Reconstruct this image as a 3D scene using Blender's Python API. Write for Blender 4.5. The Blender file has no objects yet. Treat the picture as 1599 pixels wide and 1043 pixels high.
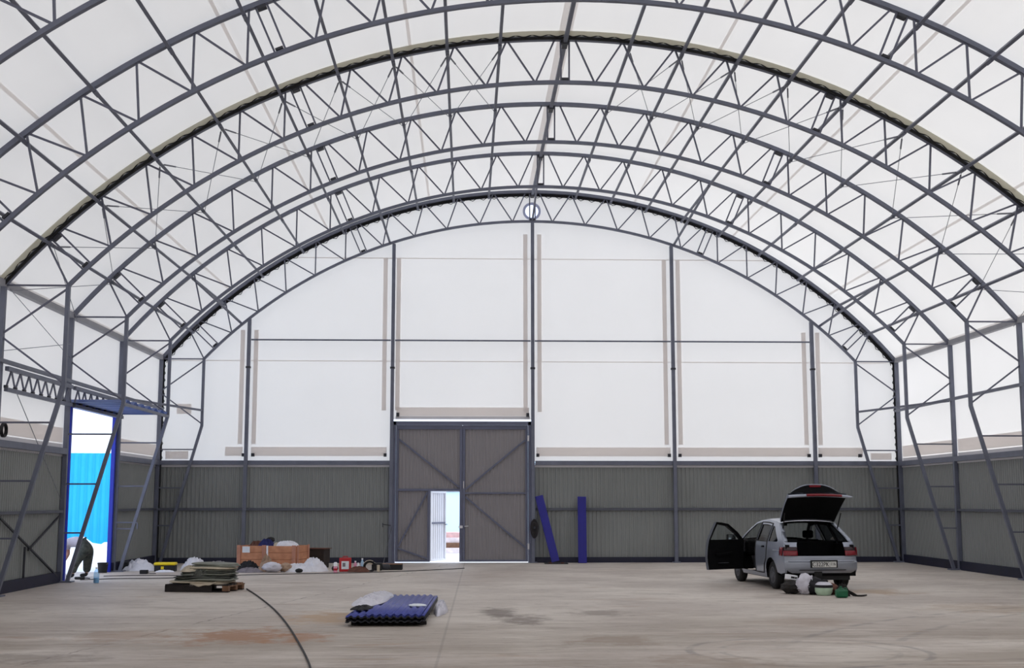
import bpy, bmesh, math, random
from mathutils import Vector, Matrix, noise
from mathutils.geometry import delaunay_2d_cdt

# ------------------------------------------------------------------ camera, sky, sun, exposure
scene = bpy.context.scene
COL = scene.collection
cam_data = bpy.data.cameras.new('camera')
cam = bpy.data.objects.new('camera', cam_data)
COL.objects.link(cam)
cam.location = (-1.8482, -34.997, 1.6997)
cam.rotation_euler = (math.pi / 2 + 0.1335, 0.0, -0.036)
cam_data.sensor_width = 36.0
cam_data.sensor_fit = 'HORIZONTAL'
cam_data.lens = 1942.0 / 1599.0 * 36.0
cam_data.clip_end = 400
scene.camera = cam

world = bpy.data.worlds.new('overcast_sky')
scene.world = world
world.use_nodes = True
bg = world.node_tree.nodes['Background']
bg.inputs['Color'].default_value = (0.83, 0.935, 1.14, 1)
bg.inputs['Strength'].default_value = 1.62

sun_data = bpy.data.lights.new('sun', 'SUN')
sun_data.energy = 2.15
sun_data.angle = math.radians(50)
sun_data.color = (0.90, 0.96, 1.06)
sun = bpy.data.objects.new('sun', sun_data)
COL.objects.link(sun)
sun.rotation_euler = (math.radians(-3), math.radians(47), 0)      # from the right, high

vs = scene.view_settings
vs.view_transform = 'Standard'
vs.look = 'None'
vs.exposure = -0.07
vs.gamma = 1.0
vs.use_curve_mapping = False
scene.cycles.max_bounces = 14
scene.cycles.diffuse_bounces = 9
scene.cycles.transmission_bounces = 8

R = math.radians
PI = math.pi

# ------------------------------------------------------------------ materials
def nodes_of(name):
    m = bpy.data.materials.new(name)
    m.use_nodes = True
    nt = m.node_tree
    return m, nt, nt.nodes['Principled BSDF']

def sr(r, g, b):
    f = lambda c: ((c / 255 + 0.055) / 1.055) ** 2.4 if c > 10 else c / 255 / 12.92
    return (f(r), f(g), f(b), 1)

def mat(name, col, rough=0.7, metal=0.0, var=0.12, scale=6.0, bump=0.0, col2=None, spec=None):
    """plain paint or cloth with a little uneven tone"""
    m, nt, p = nodes_of(name)
    N, L = nt.nodes, nt.links
    tc = N.new('ShaderNodeTexCoord')
    nz = N.new('ShaderNodeTexNoise'); nz.inputs['Scale'].default_value = scale; nz.inputs['Detail'].default_value = 5
    L.new(tc.outputs['Object'], nz.inputs['Vector'])
    mx = N.new('ShaderNodeMix'); mx.data_type = 'RGBA'
    c = col[:3]
    lo = col2[:3] if col2 else [x * (1 - var) for x in c]
    hi = c if col2 else [min(1, x * (1 + var)) for x in c]
    mx.inputs[6].default_value = (*lo, 1); mx.inputs[7].default_value = (*hi, 1)
    cr = N.new('ShaderNodeMapRange'); cr.inputs[1].default_value = 0.3; cr.inputs[2].default_value = 0.7
    L.new(nz.outputs['Fac'], cr.inputs[0]); L.new(cr.outputs[0], mx.inputs[0])
    L.new(mx.outputs[2], p.inputs['Base Color'])
    p.inputs['Roughness'].default_value = rough
    p.inputs['Metallic'].default_value = metal
    if spec is not None: p.inputs['Specular IOR Level'].default_value = spec
    if bump:
        b = N.new('ShaderNodeBump'); b.inputs['Strength'].default_value = bump; b.inputs['Distance'].default_value = 0.03
        L.new(nz.outputs['Fac'], b.inputs['Height']); L.new(b.outputs[0], p.inputs['Normal'])
    return m

def membrane(name, refl, trans, mixf=0.5):
    """translucent coated fabric: reflects a part of the light and lets a part through"""
    m = bpy.data.materials.new(name); m.use_nodes = True
    nt = m.node_tree; N, L = nt.nodes, nt.links
    N.remove(N['Principled BSDF'])
    out = N['Material Output']
    tc = N.new('ShaderNodeTexCoord')
    nz = N.new('ShaderNodeTexNoise'); nz.inputs['Scale'].default_value = 0.45; nz.inputs['Detail'].default_value = 6
    L.new(tc.outputs['Object'], nz.inputs['Vector'])
    mr = N.new('ShaderNodeMapRange'); mr.inputs[1].default_value = 0.3; mr.inputs[2].default_value = 0.7
    mr.inputs[3].default_value = 0.97; mr.inputs[4].default_value = 1.0
    L.new(nz.outputs['Fac'], mr.inputs[0])
    d = N.new('ShaderNodeBsdfDiffuse'); t = N.new('ShaderNodeBsdfTranslucent')
    for sh, c in ((d, refl), (t, trans)):
        v = N.new('ShaderNodeVectorMath'); v.operation = 'SCALE'
        v.inputs[0].default_value = c[:3]
        L.new(mr.outputs[0], v.inputs['Scale']); L.new(v.outputs[0], sh.inputs['Color'])
    mx = N.new('ShaderNodeMixShader'); mx.inputs[0].default_value = mixf
    L.new(d.outputs[0], mx.inputs[1]); L.new(t.outputs[0], mx.inputs[2]); L.new(mx.outputs[0], out.inputs['Surface'])
    return m

M = {}
M['membrane'] = membrane('white_membrane', (0.90, 0.895, 0.90), (0.95, 0.86, 0.735), 0.37)
M['double'] = membrane('double_membrane', (0.88, 0.855, 0.85), (0.97, 0.93, 0.90), 0.5)
M['khaki'] = membrane('membrane_flap', (0.70, 0.69, 0.63), (0.84, 0.82, 0.74), 0.6)
M['steel'] = mat('grey_painted_steel', sr(102, 106, 122), 0.5, 0.0, 0.12, 3)
M['web'] = mat('grey_web_steel', sr(96, 98, 114), 0.5, 0.0, 0.12, 3)
M['eave'] = mat('light_grey_eave_beam', sr(150, 150, 156), 0.6, 0.0, 0.06, 3)
M['girt'] = mat('dark_grey_girt', sr(82, 85, 96), 0.6, 0.0, 0.12, 3)
M['darksteel'] = mat('dark_bolted_steel', sr(45, 46, 54), 0.6, 0.0, 0.15, 8)
M['lace'] = mat('black_lacing', sr(26, 26, 29), 0.8, 0, 0.2, 20)
M['wire'] = mat('galvanised_wire', sr(120, 122, 130), 0.5, 0.3, 0.1, 8)
M['cladding'] = mat('grey_corrugated_sheet', sr(132, 135, 134), 0.55, 0, 0.06, 0.7)
M['gatesheet'] = mat('grey_gate_sheet', sr(138, 134, 137), 0.55, 0, 0.05, 0.7)
M['gateframe'] = mat('blue_grey_gate_steel', sr(96, 100, 122), 0.5, 0, 0.1, 2)
M['navy'] = mat('navy_base_beam', sr(18, 20, 46), 0.6, 0, 0.2, 3)
M['blue'] = mat('blue_painted_steel', sr(26, 46, 176), 0.5, 0, 0.1, 3)
M['deepblue'] = mat('ultramarine_board', sr(24, 20, 132), 0.55, 0, 0.1, 3)
M['sheetblue'] = mat('blue_roofing_sheet', sr(58, 68, 150), 0.4, 0.0, 0.1, 2.5)
M['lowsheet'] = mat('dark_lower_sheet', sr(20, 20, 30), 0.6)  # near-black colour given to the whole lower sheets of the stack
M['canopy'] = mat('blue_canopy_sheet', sr(84, 104, 160), 0.5, 0, 0.08, 2)
M['flash'] = mat('white_flashing', sr(214, 212, 216), 0.5, 0, 0.04, 2)
M['white'] = mat('white_paint', sr(238, 239, 244), 0.6, 0, 0.04, 2)
M['silver'] = mat('silver_car_paint', sr(158, 164, 178), 0.25, 0.5, 0.04, 3)
M['jamb'] = mat('dark_silver_door_edge', sr(92, 96, 104), 0.5, 0.3, 0.05, 3)
M['bumper'] = mat('silver_bumper_plastic', sr(146, 150, 160), 0.38, 0.35, 0.05, 3)
M['black'] = mat('black_plastic', sr(20, 20, 22), 0.7, 0, 0.2, 10)
M['trimblack'] = mat('dark_car_trim', sr(15, 15, 17), 0.85, 0, 0.2, 10, spec=0.1)
M['rubber'] = mat('tyre_rubber', sr(26, 26, 28), 0.85, 0, 0.15, 18)
M['hub'] = mat('grey_wheel_cover', sr(84, 86, 92), 0.5, 0.4, 0.1, 10)
M['redlamp'] = mat('red_lamp_lens', sr(120, 12, 28), 0.25, 0, 0.1, 20)
M['smokelamp'] = mat('smoked_lamp_lens', sr(44, 20, 28), 0.25, 0, 0.1, 20)
M['mirror'] = mat('mirror_glass', sr(225, 228, 230), 0.03, 1.0, 0.0)
M['plate'] = mat('white_number_plate', sr(215, 215, 212), 0.5, 0, 0.05, 30)
M['wood'] = mat('orange_pine_boards', sr(206, 146, 110), 0.7, 0, 0, 5, 0.1, col2=sr(172, 114, 82))
M['woodframe'] = mat('reddish_pine_batten', sr(184, 130, 108), 0.7, 0, 0.15, 6)
M['darkwood'] = mat('dark_old_wood', sr(44, 34, 30), 0.8, 0, 0.3, 6)
M['palletwood'] = mat('brown_pallet_wood', sr(120, 88, 66), 0.8, 0, 0.25, 7)
M['palletdark'] = mat('weathered_black_pallet_board', sr(34, 28, 28), 0.85, 0, 0.25, 7)
M['tarpgreen'] = mat('grey_green_tarpaulin', sr(120, 122, 112), 0.7, 0, 0.18, 5, 0.3)
M['tarpdark'] = mat('dark_olive_tarpaulin', sr(64, 66, 60), 0.7, 0, 0.2, 5, 0.3)
M['tarpbeige'] = mat('beige_tarpaulin', sr(190, 178, 158), 0.7, 0, 0.12, 5, 0.3)
M['cloth'] = mat('white_cloth', sr(222, 222, 230), 0.85, 0, 0.08, 9, 0.3)
M['greycloth'] = mat('grey_rag', sr(128, 122, 130), 0.9, 0, 0.2, 12, 0.4)
M['browncloth'] = mat('brown_sacking', sr(168, 142, 122), 0.9, 0, 0.15, 12, 0.4)
M['plastic'] = mat('milky_plastic_bag', sr(205, 203, 214), 0.3, 0, 0.1, 10, 0.4)
M['yellow'] = mat('yellow_plastic_lid', sr(238, 210, 24), 0.45, 0, 0.06, 8)
M['red'] = mat('red_plastic', sr(178, 24, 34), 0.45, 0, 0.08, 8)
M['green'] = mat('green_plastic_can', sr(8, 92, 58), 0.4, 0, 0.1, 8)
M['pink'] = mat('pink_label', sr(222, 150, 176), 0.5, 0, 0.1, 20)
M['bottle'] = mat('pale_blue_bottle_plastic', sr(168, 200, 226), 0.2, 0, 0.1, 14)
M['brown'] = mat('rusty_brown_metal', sr(96, 60, 48), 0.8, 0, 0.3, 12)
M['darkcloth'] = mat('dark_camouflage_cloth', sr(46, 42, 40), 0.9, 0, 0, 14, 0.4, col2=sr(24, 22, 22))
M['blackcloth'] = mat('black_bag_cloth', sr(24, 24, 30), 0.8, 0, 0.2, 12, 0.3)
M['navycloth'] = mat('navy_cloth', sr(26, 32, 92), 0.8, 0, 0.2, 12, 0.3)
M['mint'] = mat('pale_green_plastic', sr(176, 200, 176), 0.35, 0, 0.08, 12)
M['skin'] = mat('skin', sr(196, 146, 126), 0.6, 0, 0.08, 12)
M['hair'] = mat('dark_hair', sr(34, 28, 28), 0.8, 0, 0.2, 30)
M['shirt'] = mat('pale_grey_shirt', sr(196, 192, 206), 0.85, 0, 0.06, 12, 0.2)
M['camo'] = mat('dark_green_work_trousers', sr(78, 82, 74), 0.9, 0, 0, 14, 0.3, col2=sr(40, 44, 46))
M['boot'] = mat('black_boots', sr(22, 22, 26), 0.7, 0, 0.2, 10)
M['paper'] = mat('white_paper', sr(224, 230, 236), 0.8, 0, 0.04, 10)
M['cable'] = mat('black_cable', sr(36, 33, 36), 0.7, 0, 0.15, 10)
M['fence'] = mat('bright_blue_fence_sheet', (0.012, 0.44, 0.88, 1), 0.6, 0, 0.05, 2)
M['snow'] = mat('snow', (0.9, 0.9, 0.92, 1), 0.9, 0, 0.03, 2)
M['paleblue'] = mat('pale_blue_facade', (0.66, 0.84, 0.92, 1), 0.7, 0, 0.04, 0.6)
M['lumber'] = mat('pale_boards', sr(236, 222, 220), 0.8, 0, 0.15, 6)
M['rustroof'] = mat('brick_red_board', sr(226, 184, 178), 0.8, 0, 0.15, 6)
M['ventring'] = membrane('bluish_vent_ring', (0.62, 0.64, 0.74), (0.62, 0.64, 0.78), 0.5)

def glass_mat(name, tint, dark):
    m = bpy.data.materials.new(name); m.use_nodes = True
    nt = m.node_tree; N, L = nt.nodes, nt.links
    N.remove(N['Principled BSDF'])
    g = N.new('ShaderNodeBsdfGlossy'); g.inputs['Roughness'].default_value = 0.03
    t = N.new('ShaderNodeBsdfTransparent')
    tc = N.new('ShaderNodeTexCoord'); nz = N.new('ShaderNodeTexNoise'); nz.inputs['Scale'].default_value = 3
    L.new(tc.outputs['Object'], nz.inputs['Vector'])
    mc = N.new('ShaderNodeMix'); mc.data_type = 'RGBA'
    mc.inputs[6].default_value = (*[c * 0.94 for c in tint[:3]], 1); mc.inputs[7].default_value = tint
    L.new(nz.outputs['Fac'], mc.inputs[0]); L.new(mc.outputs[2], t.inputs['Color'])
    lw = N.new('ShaderNodeLayerWeight'); lw.inputs['Blend'].default_value = 0.5
    pw = N.new('ShaderNodeMath'); pw.operation = 'POWER'; pw.inputs[1].default_value = 4.0; L.new(lw.outputs['Facing'], pw.inputs[0])
    f = N.new('ShaderNodeMath'); f.operation = 'MULTIPLY_ADD'; f.inputs[1].default_value = 0.3 if dark else 0.7; f.inputs[2].default_value = 0.035
    L.new(pw.outputs[0], f.inputs[0])
    mx = N.new('ShaderNodeMixShader')
    L.new(f.outputs[0], mx.inputs[0]); L.new(t.outputs[0], mx.inputs[1]); L.new(g.outputs[0], mx.inputs[2])
    L.new(mx.outputs[0], N['Material Output'].inputs['Surface'])
    return m
M['tint'] = glass_mat('tinted_car_glass', (0.10, 0.11, 0.12, 1), True)
M['clear'] = glass_mat('clear_car_glass', (0.72, 0.76, 0.76, 1), False)
M['bottleglass'] = glass_mat('clear_bottle', (0.72, 0.86, 0.96, 1), False)

def concrete():
    m, nt, p = nodes_of('concrete_floor')
    N, L = nt.nodes, nt.links
    geo = N.new('ShaderNodeTexCoord')
    P = geo.outputs['Object']
    def noise_(scale, detail=6, rough=0.55, stretch=None):
        n = N.new('ShaderNodeTexNoise'); n.inputs['Scale'].default_value = scale
        n.inputs['Detail'].default_value = detail; n.inputs['Roughness'].default_value = rough
        if stretch:
            mp = N.new('ShaderNodeMapping'); mp.inputs['Scale'].default_value = stretch
            L.new(P, mp.inputs['Vector']); L.new(mp.outputs[0], n.inputs['Vector'])
        else: L.new(P, n.inputs['Vector'])
        return n.outputs['Fac']
    def rng(x, a, b, c=0.0, d=1.0):
        r = N.new('ShaderNodeMapRange'); r.inputs[1].default_value = a; r.inputs[2].default_value = b
        r.inputs[3].default_value = c; r.inputs[4].default_value = d; r.interpolation_type = 'SMOOTHSTEP'
        L.new(x, r.inputs[0]); return r.outputs[0]
    def mth(op, a, b=None):
        n = N.new('ShaderNodeMath'); n.operation = op
        for i, x in enumerate((a, b)):
            if x is None: continue
            if isinstance(x, (int, float)): n.inputs[i].default_value = x
            else: L.new(x, n.inputs[i])
        return n.outputs[0]
    def mix(f, a, b):
        n = N.new('ShaderNodeMix'); n.data_type = 'RGBA'; L.new(f, n.inputs[0])
        for i, x in ((6, a), (7, b)):
            if isinstance(x, tuple): n.inputs[i].default_value = x
            else: L.new(x, n.inputs[i])
        return n.outputs[2]
    base = mix(rng(noise_(0.35, 8, 0.6), 0.35, 0.65), sr(180, 169, 161), sr(206, 197, 188))
    base = mix(mth('MULTIPLY', rng(noise_(1.1, 8, 0.65, (0.45, 1.6, 1)), 0.5, 0.72), 0.55), base, sr(150, 138, 126))
    base = mix(mth('MULTIPLY', rng(noise_(0.8, 7, 0.7, (0.3, 1.3, 1)), 0.56, 0.75), 0.5), base, sr(160, 128, 102))
    base = mix(mth('MULTIPLY', rng(noise_(9, 4, 0.7), 0.55, 0.8), 0.3), base, sr(214, 210, 206))
    base = mix(mth('MULTIPLY', rng(noise_(5, 6, 0.7), 0.62, 0.8), 0.4), base, sr(120, 112, 106))
    sep = N.new('ShaderNodeSeparateXYZ'); L.new(P, sep.inputs[0])
    # brown streaky patches thickening toward the camera, painted for the dimmer light there
    near_dim = mth('MULTIPLY', rng(noise_(0.5, 8, 0.68, (0.35, 1.2, 1)), .36, .58), rng(mth('ADD', sep.outputs[1], mth('MULTIPLY', noise_(.3, 3), 6)), -11, -17))
    base = mix(mth('MULTIPLY', near_dim, .72), base, sr(138, 124, 110))
    base = mix(mth('MULTIPLY', rng(noise_(2.2, 7, 0.7, (0.4, 2.2, 1)), .55, .68), .6), base, sr(118, 104, 92))
    base = mix(mth('MULTIPLY', rng(noise_(1.3, 8, 0.72, (0.3, 2.0, 1)), .55, .7), .55), base, sr(216, 208, 202))
    base = mix(mth('MULTIPLY', rng(noise_(3.4, 8, 0.75, (0.35, 1.6, 1)), .6, .72), .6), base, sr(96, 84, 76))
    base = mix(mth('MULTIPLY', rng(noise_(7, 8, 0.75, (0.5, 1.0, 1)), .52, .68), .45), base, sr(120, 108, 98))
    base = mix(mth('MULTIPLY', rng(noise_(0.9, 6, 0.7, (0.5, 1.5, 1)), .58, .72), .5), base, sr(150, 116, 84))
    wob = noise_(2.6, 7, 0.68)
    # stains: centre, half sizes, colour, strength
    for (x, y, rx, ry, c, s) in [(-4.75, -18.7, .75, 1.0, sr(150, 106, 72), .9), (-3.95, -18.9, .4, .7, sr(152, 106, 70), .75),
                                 (-3.9, -16.2, .7, 1.1, sr(170, 136, 98), .7), (-6.6, -20.9, .9, .5, sr(120, 108, 98), .6),
                                 (-6.2, -18.6, .7, .9, sr(150, 120, 96), .5),
                                 (-1.35, -15.4, .35, .9, sr(100, 88, 80), .75), (-1.05, -16.6, .4, .9, sr(104, 90, 82), .75),
                                 (.2, -15.6, .5, .6, sr(112, 98, 88), .6), (.0, -19.4, .6, .6, sr(130, 110, 92), .6),
                                 (.75, -21.4, .8, .7, sr(136, 116, 98), .5), (5.9, -11.3, .7, .8, sr(168, 138, 104), .6),
                                 (6.6, -15.0, 1.2, 1.0, sr(160, 136, 112), .45), (3.0, -17.2, .8, .7, sr(150, 126, 110), .4),
                                 (4.6, -9.8, .8, .9, sr(132, 124, 120), .5)]:
        dx = mth('DIVIDE', mth('SUBTRACT', sep.outputs[0], x), rx)
        dy = mth('DIVIDE', mth('SUBTRACT', sep.outputs[1], y), ry)
        d = mth('SQRT', mth('ADD', mth('MULTIPLY', dx, dx), mth('MULTIPLY', dy, dy)))
        d = mth('ADD', d, mth('MULTIPLY', mth('SUBTRACT', wob, 0.5), 3.6))
        base = mix(mth('MULTIPLY', rng(d, 1.2, 0.3), s), base, c)
    # tyre marks: arcs of two turning circles
    for (x, y, r, w, s, lo, hi) in [(2.05, -20.6, 1.35, .07, .45, -30, -18), (2.05, -20.6, 1.0, .06, .3, -30, -18),
                                    (12.6, -25.5, 12.0, .09, .38, -20.5, -14), (13.9, -25.5, 12.0, .09, .3, -20.5, -14), (5.0, -27.5, 6.2, .07, .3, -23, -20)]:
        dx = mth('SUBTRACT', sep.outputs[0], x); dy = mth('SUBTRACT', sep.outputs[1], y)
        d = mth('SQRT', mth('ADD', mth('MULTIPLY', dx, dx), mth('MULTIPLY', dy, dy)))
        d = mth('ABSOLUTE', mth('SUBTRACT', d, r))
        f = mth('MULTIPLY', rng(d, w, w * .3), s)
        f = mth('MULTIPLY', f, rng(noise_(2.3, 4), .35, .6))
        f = mth('MULTIPLY', f, rng(sep.outputs[1], lo, lo + 1)); f = mth('MULTIPLY', f, rng(sep.outputs[1], hi, hi - 1))
        base = mix(f, base, sr(92, 90, 92))
    # slab joints and one crack
    j = mth('ABSOLUTE', mth('SUBTRACT', sep.outputs[0], mth('ADD', mth('MULTIPLY', sep.outputs[1], .012), -1.9)))
    base = mix(mth('MULTIPLY', rng(j, .022, .01), .25), base, sr(90, 84, 80))
    j2 = mth('ABSOLUTE', mth('SUBTRACT', mth('ADD', sep.outputs[0], mth('MULTIPLY', sep.outputs[1], -.2)), mth('ADD', -2.35, mth('MULTIPLY', wob, .25))))
    base = mix(mth('MULTIPLY', mth('MULTIPLY', rng(j2, .025, .008), rng(noise_(1.4, 3), .42, .55)), .6), base, sr(104, 92, 84))
    L.new(base, p.inputs['Base Color'])
    p.inputs['Roughness'].default_value = 0.6
    b = N.new('ShaderNodeBump'); b.inputs['Strength'].default_value = 0.15; b.inputs['Distance'].default_value = 0.02
    L.new(noise_(14, 6, 0.7), b.inputs['Height']); L.new(b.outputs[0], p.inputs['Normal'])
    return m
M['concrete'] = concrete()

# ------------------------------------------------------------------ mesh helpers
def V(*a): return Vector(a)

class MB:
    def __init__(s): s.v, s.f = [], []
    def add(s, vs_, fs):
        o = len(s.v); s.v += [Vector(v) for v in vs_]; s.f += [tuple(i + o for i in f) for f in fs]; return s
    def box(s, c, size, rot=None):
        hx, hy, hz = [a / 2 for a in size]; vs_ = []
        for x, y, z in ((-1, -1, -1), (1, -1, -1), (1, 1, -1), (-1, 1, -1), (-1, -1, 1), (1, -1, 1), (1, 1, 1), (-1, 1, 1)):
            p = Vector((x * hx, y * hy, z * hz))
            if rot is not None: p = rot @ p
            vs_.append(p + Vector(c))
        return s.add(vs_, [(0, 3, 2, 1), (4, 5, 6, 7), (0, 1, 5, 4), (1, 2, 6, 5), (2, 3, 7, 6), (3, 0, 4, 7)])
    def bounds(s, x0, x1, y0, y1, z0, z1):
        return s.box(((x0 + x1) / 2, (y0 + y1) / 2, (z0 + z1) / 2), (x1 - x0, y1 - y0, z1 - z0))
    def bar(s, p, q, w, h=None, up=(0, 1, 0)):
        p, q = Vector(p), Vector(q); h = h or w
        t = (q - p).normalized(); u = Vector(up)
        if abs(t.dot(u)) > 0.98: u = Vector((1, 0, 0)) if abs(t.x) < 0.9 else Vector((0, 0, 1))
        a = t.cross(u).normalized(); b = t.cross(a).normalized()
        vs_ = [e + a * (i * w / 2) + b * (j * h / 2) for e in (p, q) for i, j in ((-1, -1), (1, -1), (1, 1), (-1, 1))]
        return s.add(vs_, [(3, 2, 1, 0), (4, 5, 6, 7), (0, 1, 5, 4), (1, 2, 6, 5), (2, 3, 7, 6), (3, 0, 4, 7)])
    def sweep(s, pts, prof, baxis=(0, 1, 0), closed=False, cap=True):
        """profile [(n, b)] swept along a planar path; b along baxis"""
        pts = [Vector(p) for p in pts]; n = len(pts); m = len(prof); b = Vector(baxis); vs_, fs = [], []
        for i, p in enumerate(pts):
            a = pts[(i - 1) % n] if (closed or i > 0) else p
            c = pts[(i + 1) % n] if (closed or i < n - 1) else p
            t = (c - a).normalized(); nn = b.cross(t).normalized()
            vs_ += [p + nn * q[0] + b * q[1] for q in prof]
        for i in range(n if closed else n - 1):
            k = (i + 1) % n
            for j in range(m):
                l = (j + 1) % m
                fs.append((i * m + j, i * m + l, k * m + l, k * m + j))
        if cap and not closed: fs += [tuple(range(m))[::-1], tuple((n - 1) * m + j for j in range(m))]
        return s.add(vs_, fs)
    def tube(s, pts, r, n=8, closed=False, radii=None):
        pts = [Vector(p) for p in pts]; k = len(pts); vs_, fs = [], []
        t0 = (pts[1] - pts[0]).normalized()
        u = t0.orthogonal().normalized()
        for i, p in enumerate(pts):
            a = pts[(i - 1) % k] if (closed or i > 0) else p
            c = pts[(i + 1) % k] if (closed or i < k - 1) else p
            t = (c - a).normalized()
            u = (u - t * u.dot(t)); u = u.normalized() if u.length > 1e-6 else t.orthogonal().normalized()
            w = t.cross(u); rr = radii[i] if radii else r
            vs_ += [p + (u * math.cos(2 * PI * j / n) + w * math.sin(2 * PI * j / n)) * rr for j in range(n)]
        for i in range(k if closed else k - 1):
            q = (i + 1) % k
            for j in range(n):
                l = (j + 1) % n
                fs.append((i * n + j, i * n + l, q * n + l, q * n + j))
        if not closed: fs += [tuple(range(n))[::-1], tuple((k - 1) * n + j for j in range(n))]
        return s.add(vs_, fs)
    def lathe(s, prof, c=(0, 0, 0), axis='z', n=24):
        vs_, fs = [], []; m = len(prof)
        for i in range(n):
            a = 2 * PI * i / n; ca, sa = math.cos(a), math.sin(a)
            for r, h in prof:
                p = (r * ca, r * sa, h) if axis == 'z' else (h, r * ca, r * sa) if axis == 'x' else (r * sa, h, r * ca)
                vs_.append(Vector(p) + Vector(c))
        for i in range(n):
            k = (i + 1) % n
            for j in range(m - 1): fs.append((i * m + j, k * m + j, k * m + j + 1, i * m + j + 1))
        return s.add(vs_, fs)
    def grid(s, fn, nu, nv, closeu=False):
        vs_ = [Vector(fn(i / nu, j / nv)) for i in range(nu + (0 if closeu else 1)) for j in range(nv + 1)]
        fs = []; w = nv + 1; n = nu if closeu else nu + 1
        for i in range(nu):
            k = (i + 1) % n
            for j in range(nv): fs.append((i * w + j, k * w + j, k * w + j + 1, i * w + j + 1))
        return s.add(vs_, fs)
    def prism(s, poly, fa, fb):
        """polygon of 2D points: fa/fb map a 2D point to the two ends"""
        n = len(poly)
        vs_ = [fa(*p) for p in poly] + [fb(*p) for p in poly]
        return s.add(vs_, [tuple(range(n))[::-1], tuple(range(n, 2 * n))] + [(i, (i + 1) % n, n + (i + 1) % n, n + i) for i in range(n)])
    def build(s, name, m, parent=None, org=None, smooth=True, bevel=0.0, solid=0.0, fix=True, ang=0.6):
        o3 = Vector(org) if org is not None else Vector((0, 0, 0))
        me = bpy.data.meshes.new(name)
        me.from_pydata([v - o3 for v in s.v], [], s.f)
        if fix:
            bm = bmesh.new(); bm.from_mesh(me)
            bmesh.ops.recalc_face_normals(bm, faces=bm.faces)
            bm.to_mesh(me); bm.free()
        if smooth:
            me.polygons.foreach_set('use_smooth', [True] * len(me.polygons))
            me.set_sharp_from_angle(angle=ang)
        me.materials.append(m if not isinstance(m, str) else M[m])
        o = bpy.data.objects.new(name, me); COL.objects.link(o)
        if parent is not None: o.parent = parent
        elif org is not None: o.location = o3
        if solid:
            md = o.modifiers.new('thickness', 'SOLIDIFY'); md.thickness = solid; md.offset = 0
        if bevel:
            md = o.modifiers.new('bevel', 'BEVEL'); md.width = bevel; md.segments = 2; md.limit_method = 'ANGLE'
        return o

def inside(p, poly):
    x, y = p; c = False; n = len(poly); j = n - 1
    for i in range(n):
        xi, yi = poly[i]; xj, yj = poly[j]
        if (yi > y) != (yj > y) and x < (xj - xi) * (y - yi) / (yj - yi) + xi: c = not c
        j = i
    return c

def dens(poly, step):
    out = []
    for i, p in enumerate(poly):
        q = poly[(i + 1) % len(poly)]; d = math.hypot(q[0] - p[0], q[1] - p[1]); k = max(1, int(d / step))
        out += [(p[0] + (q[0] - p[0]) * t / k, p[1] + (q[1] - p[1]) * t / k) for t in range(k)]
    return out

def region(mb, outer, holes, step, fn):
    """triangulated flat region with holes, mapped to space by fn(a, b)"""
    loops = [dens(outer, step)] + [dens(h, step) for h in holes]
    pts, edges = [], []
    for lp in loops:
        o = len(pts); pts += lp; edges += [(o + i, o + (i + 1) % len(lp)) for i in range(len(lp))]
    xs = [p[0] for p in loops[0]]; ys = [p[1] for p in loops[0]]
    a = min(xs) + step * .5
    while a < max(xs):
        b = min(ys) + step * .5
        while b < max(ys):
            if inside((a, b), outer) and not any(inside((a, b), h) for h in holes) and \
               all((a - q[0]) ** 2 + (b - q[1]) ** 2 > (step * .45) ** 2 for q in pts[:sum(map(len, loops))]): pts.append((a, b))
            b += step
        a += step
    r = delaunay_2d_cdt([Vector(p) for p in pts], edges, [], 0, 1e-6)
    fs = []
    for f in r[2]:
        c = (sum(r[0][i].x for i in f) / len(f), sum(r[0][i].y for i in f) / len(f))
        if inside(c, outer) and not any(inside(c, h) for h in holes): fs.append(tuple(f))
    mb.add([fn(p.x, p.y) for p in r[0]], fs)
    return mb

def empty(name, loc=(0, 0, 0), rz=0.0):
    o = bpy.data.objects.new(name, None); COL.objects.link(o)
    o.location = loc; o.rotation_euler = (0, 0, rz); o.empty_display_size = 0.2
    return o

def tag(o, label, cat, group=None, kind=None):
    o['label'] = label; o['category'] = cat
    if group: o['group'] = group
    if kind: o['kind'] = kind
    return o

def struct(o, label=None, cat=None):
    o['kind'] = 'structure'
    if label: o['label'] = label
    if cat: o['category'] = cat
    return o

ORD = ['first', 'second', 'third', 'fourth', 'fifth', 'sixth', 'seventh', 'eighth', 'ninth', 'tenth']

# ------------------------------------------------------------------ hall dimensions
W, ZE = 10.4213, 5.6547          # outer column line, eave height
XI, ZK = 9.2418, 3.7807          # inner column line, knee height
ZRO, ZRI = 10.5475, 9.6726       # ridge height of the outer and inner chords
RO = (W * W + (ZRO - ZE) ** 2) / (2 * (ZRO - ZE)); CO = ZRO - RO
RI = (XI * XI + (ZRI - ZE) ** 2) / (2 * (ZRI - ZE)); CI = ZRI - RI
TO = math.asin(W / RO); TI = math.asin(XI / RI)
S = 4.0
YF = -52.0                        # front end of the hall, behind the photographer
YB = 0.16                         # plane of the back gable membrane
def po(deg, dr=0.0, y=0.0): a = R(deg); return V((RO + dr) * math.sin(a), y, CO + (RO + dr) * math.cos(a))
def pi_(deg, dr=0.0, y=0.0): a = R(deg); return V((RI + dr) * math.sin(a), y, CI + (RI + dr) * math.cos(a))
DTO, DTI = math.degrees(TO), math.degrees(TI)

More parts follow.
